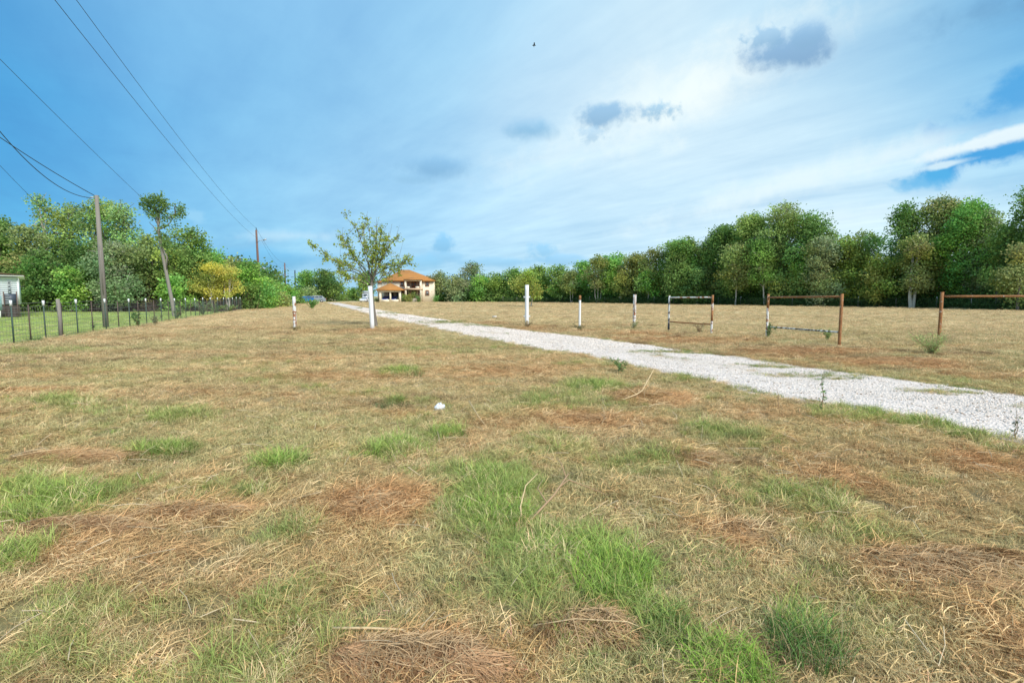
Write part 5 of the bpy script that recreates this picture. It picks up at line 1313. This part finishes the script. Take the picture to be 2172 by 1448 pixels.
# ------------------------------------------------------------------ white mobile home, far left
def mobile_home():
    d = 37.0; x1 = at(42.5, 640, d)[0]; x0 = x1-5.2; r = thing('mobile_home', 'white clapboard mobile home cut by the left edge, with a low brown roof', 'house', (x1, d, 0), R(43)); o = x1; TH = R(43)
    
    def X(px):
        lo, hi = -7., 3.
        for _ in range(40):
            m_ = (lo+hi)/2; lo, hi = (m_, hi) if 1086+(x1+m_*cos(TH))/(d+m_*sin(TH))*FPX < px else (lo, m_)
        return (lo+hi)/2
    Y0 = d+X(20)*sin(TH)
    def Z(py): return at(20, py, Y0)[2]
    def W(lx, ly): return (x1+lx*cos(TH)-ly*sin(TH), d+lx*sin(TH)+ly*cos(TH), 0)
    zt, zb = Z(588), Z(646)
    wp = pbr('white_siding', (.70, .74, .78), .6, var=.04)
    mb = MB(); mb.box(x0-o, -.02, .03, 9, zb, zt); mb.build('wall', wp, r)
    nb = 13; hb = (zt-zb)/nb
    for k in range(nb):
        mb = MB(); z = zb+k*hb; V = [(x0-o, -.012, z), (-.03, -.012, z), (-.03, .022, z+hb*.98), (x0-o, .022, z+hb*.98), (x0-o, .029, z), (-.03, .029, z)]
        mb.add(V, [(0, 1, 2, 3), (0, 4, 5, 1)]); mb.build('siding_board', wp, r)
    mb = MB(); mb.box(-.08, .0, -.03, .02, zb, zt); mb.build('corner_trim', M['white_tip'], r)
    mb = MB(); mb.box(x0-o, .30, -.42, 9.4, zt+.06, zt+.15); mb.build('fascia', M['white_tip'], r)
    zr = Z(574); mb = MB(); xl = x0-o
    mb.add([(xl-.2, -.45, zr+.35), (.34, -.45, zt+.17), (.34, 9.5, zt+.17), (xl-.2, 9.5, zr+.35), (xl-.2, -.45, zt+.151), (.34, -.45, zt+.151), (.34, 9.5, zt+.151), (xl-.2, 9.5, zt+.151)], [(0,1,2,3),(4,7,6,5),(0,4,5,1),(1,5,6,2),(2,6,7,3),(3,7,4,0)])
    mb.build('roof', pbr('brown_roof', (.22, .13, .10), .9), r)
    mb = MB(); mb.box(X(22), X(29), -.05, -.013, Z(622), Z(595)); w = mb.build('window', M['sash'], r)
    for k in range(7): m2 = MB(); z = Z(622)+.05+k*.125; m2.box(X(22)+.04, X(29)-.04, -.075, -.052, z, z+.085); m2.build('louvre', M['glass'] if k % 2 else pbr('frosted', (.38, .42, .44), .3), w)
    mb = MB(); mb.box(x0-o, X(38), .06, 8.9, 0, zb-.002); mb.build('skirting', pbr('dark_skirting', (.10, .085, .085), .9, var=.3), r)
    mb = MB(); mb.box(X(2)-.05, X(2)+.05, -.09, -.04, 0.2, Z(600)); mb.build('conduit', M['sash'], r)
    # cooler on its stand
    a = thing('air_conditioner', 'dark boxy air conditioner on a slatted stand against the mobile home', 'air conditioner', W(X(27), -.8), TH); q = X(27)
    u = X(40)-X(13)
    mb = MB(); mb.box(-u/2, u/2, -.4, .4, Z(646), Z(623)); mb.build('case', pbr('dark_case', (.045, .06, .085), .5), a)
    for k in range(6): m2 = MB(); z = Z(646)+.08+k*.115; m2.box(-u/2+.05, -u/2+.28, -.43, -.402, z, z+.04); m2.build('vent_slat', M['sash'], a)
    mb = MB(); [mb.box(sx*u/2-.03, sx*u/2+.03, -.46, -.40, 0, Z(618)) for sx in (-1, 1)]; mb.build('frame', M['rust_metal'], a)
    for k in range(7):
        m2 = MB(); z = .05+k*.115; m2.box(-u/2-.04, u/2+.12, -.40, -.36, z, z+.075); m2.build('stand_board', pbr('stand', (.12, .09, .085), .9) if k == 0 else bpy.data.materials['stand'], a)
    mb = MB(); mb.box(-u/2, u/2, -.35, .35, Z(646)-.06, Z(646)-.002); mb.build('stand_top', M['old_wood'], a)
    # meter box on its post
    e = thing('meter_box', 'grey-green electricity meter box on a white post at the left edge', 'meter', W(X(3), -2.0), TH); b = MB()
    w = X(10)-X(-3); b.box(-w/2, w/2, -.1, .1, Z(656), Z(627)); b.build('case', pbr('meter_green', (.22, .36, .36), .5), e)
    b = MB(); b.tube([(0, -.10, Z(634)), (0, -.17, Z(634))], .09, 14); b.build('meter_dial', M['sash'], e); b = MB(); b.box(-.06, .06, -.03, .03, 0, Z(656)); b.build('post', M['white_tip'], e)
mobile_home()
def bird():
    p = at(1133, 97, 60); b = MB(); b.tube([(-.22, 0, 0), (-.1, 0, .03), (.1, 0, .02), (.2, 0, 0)], [.01, .06, .05, .01], 6); r = thing('bird', 'small dark bird flying high in the open sky above the middle', 'bird', p); b.build('body', M['wire'], r)
    for s in (-1, 1): w = MB(); w.add([(-.08, 0, .03), (.1, 0, .03), (.05, s*.35, .16), (-.05, s*.38, .15), (-.02, s*.6, .05)], [(0, 1, 2, 3)], [(3, 2, 4)]); w.build('wing', M['wire'], r)
bird()
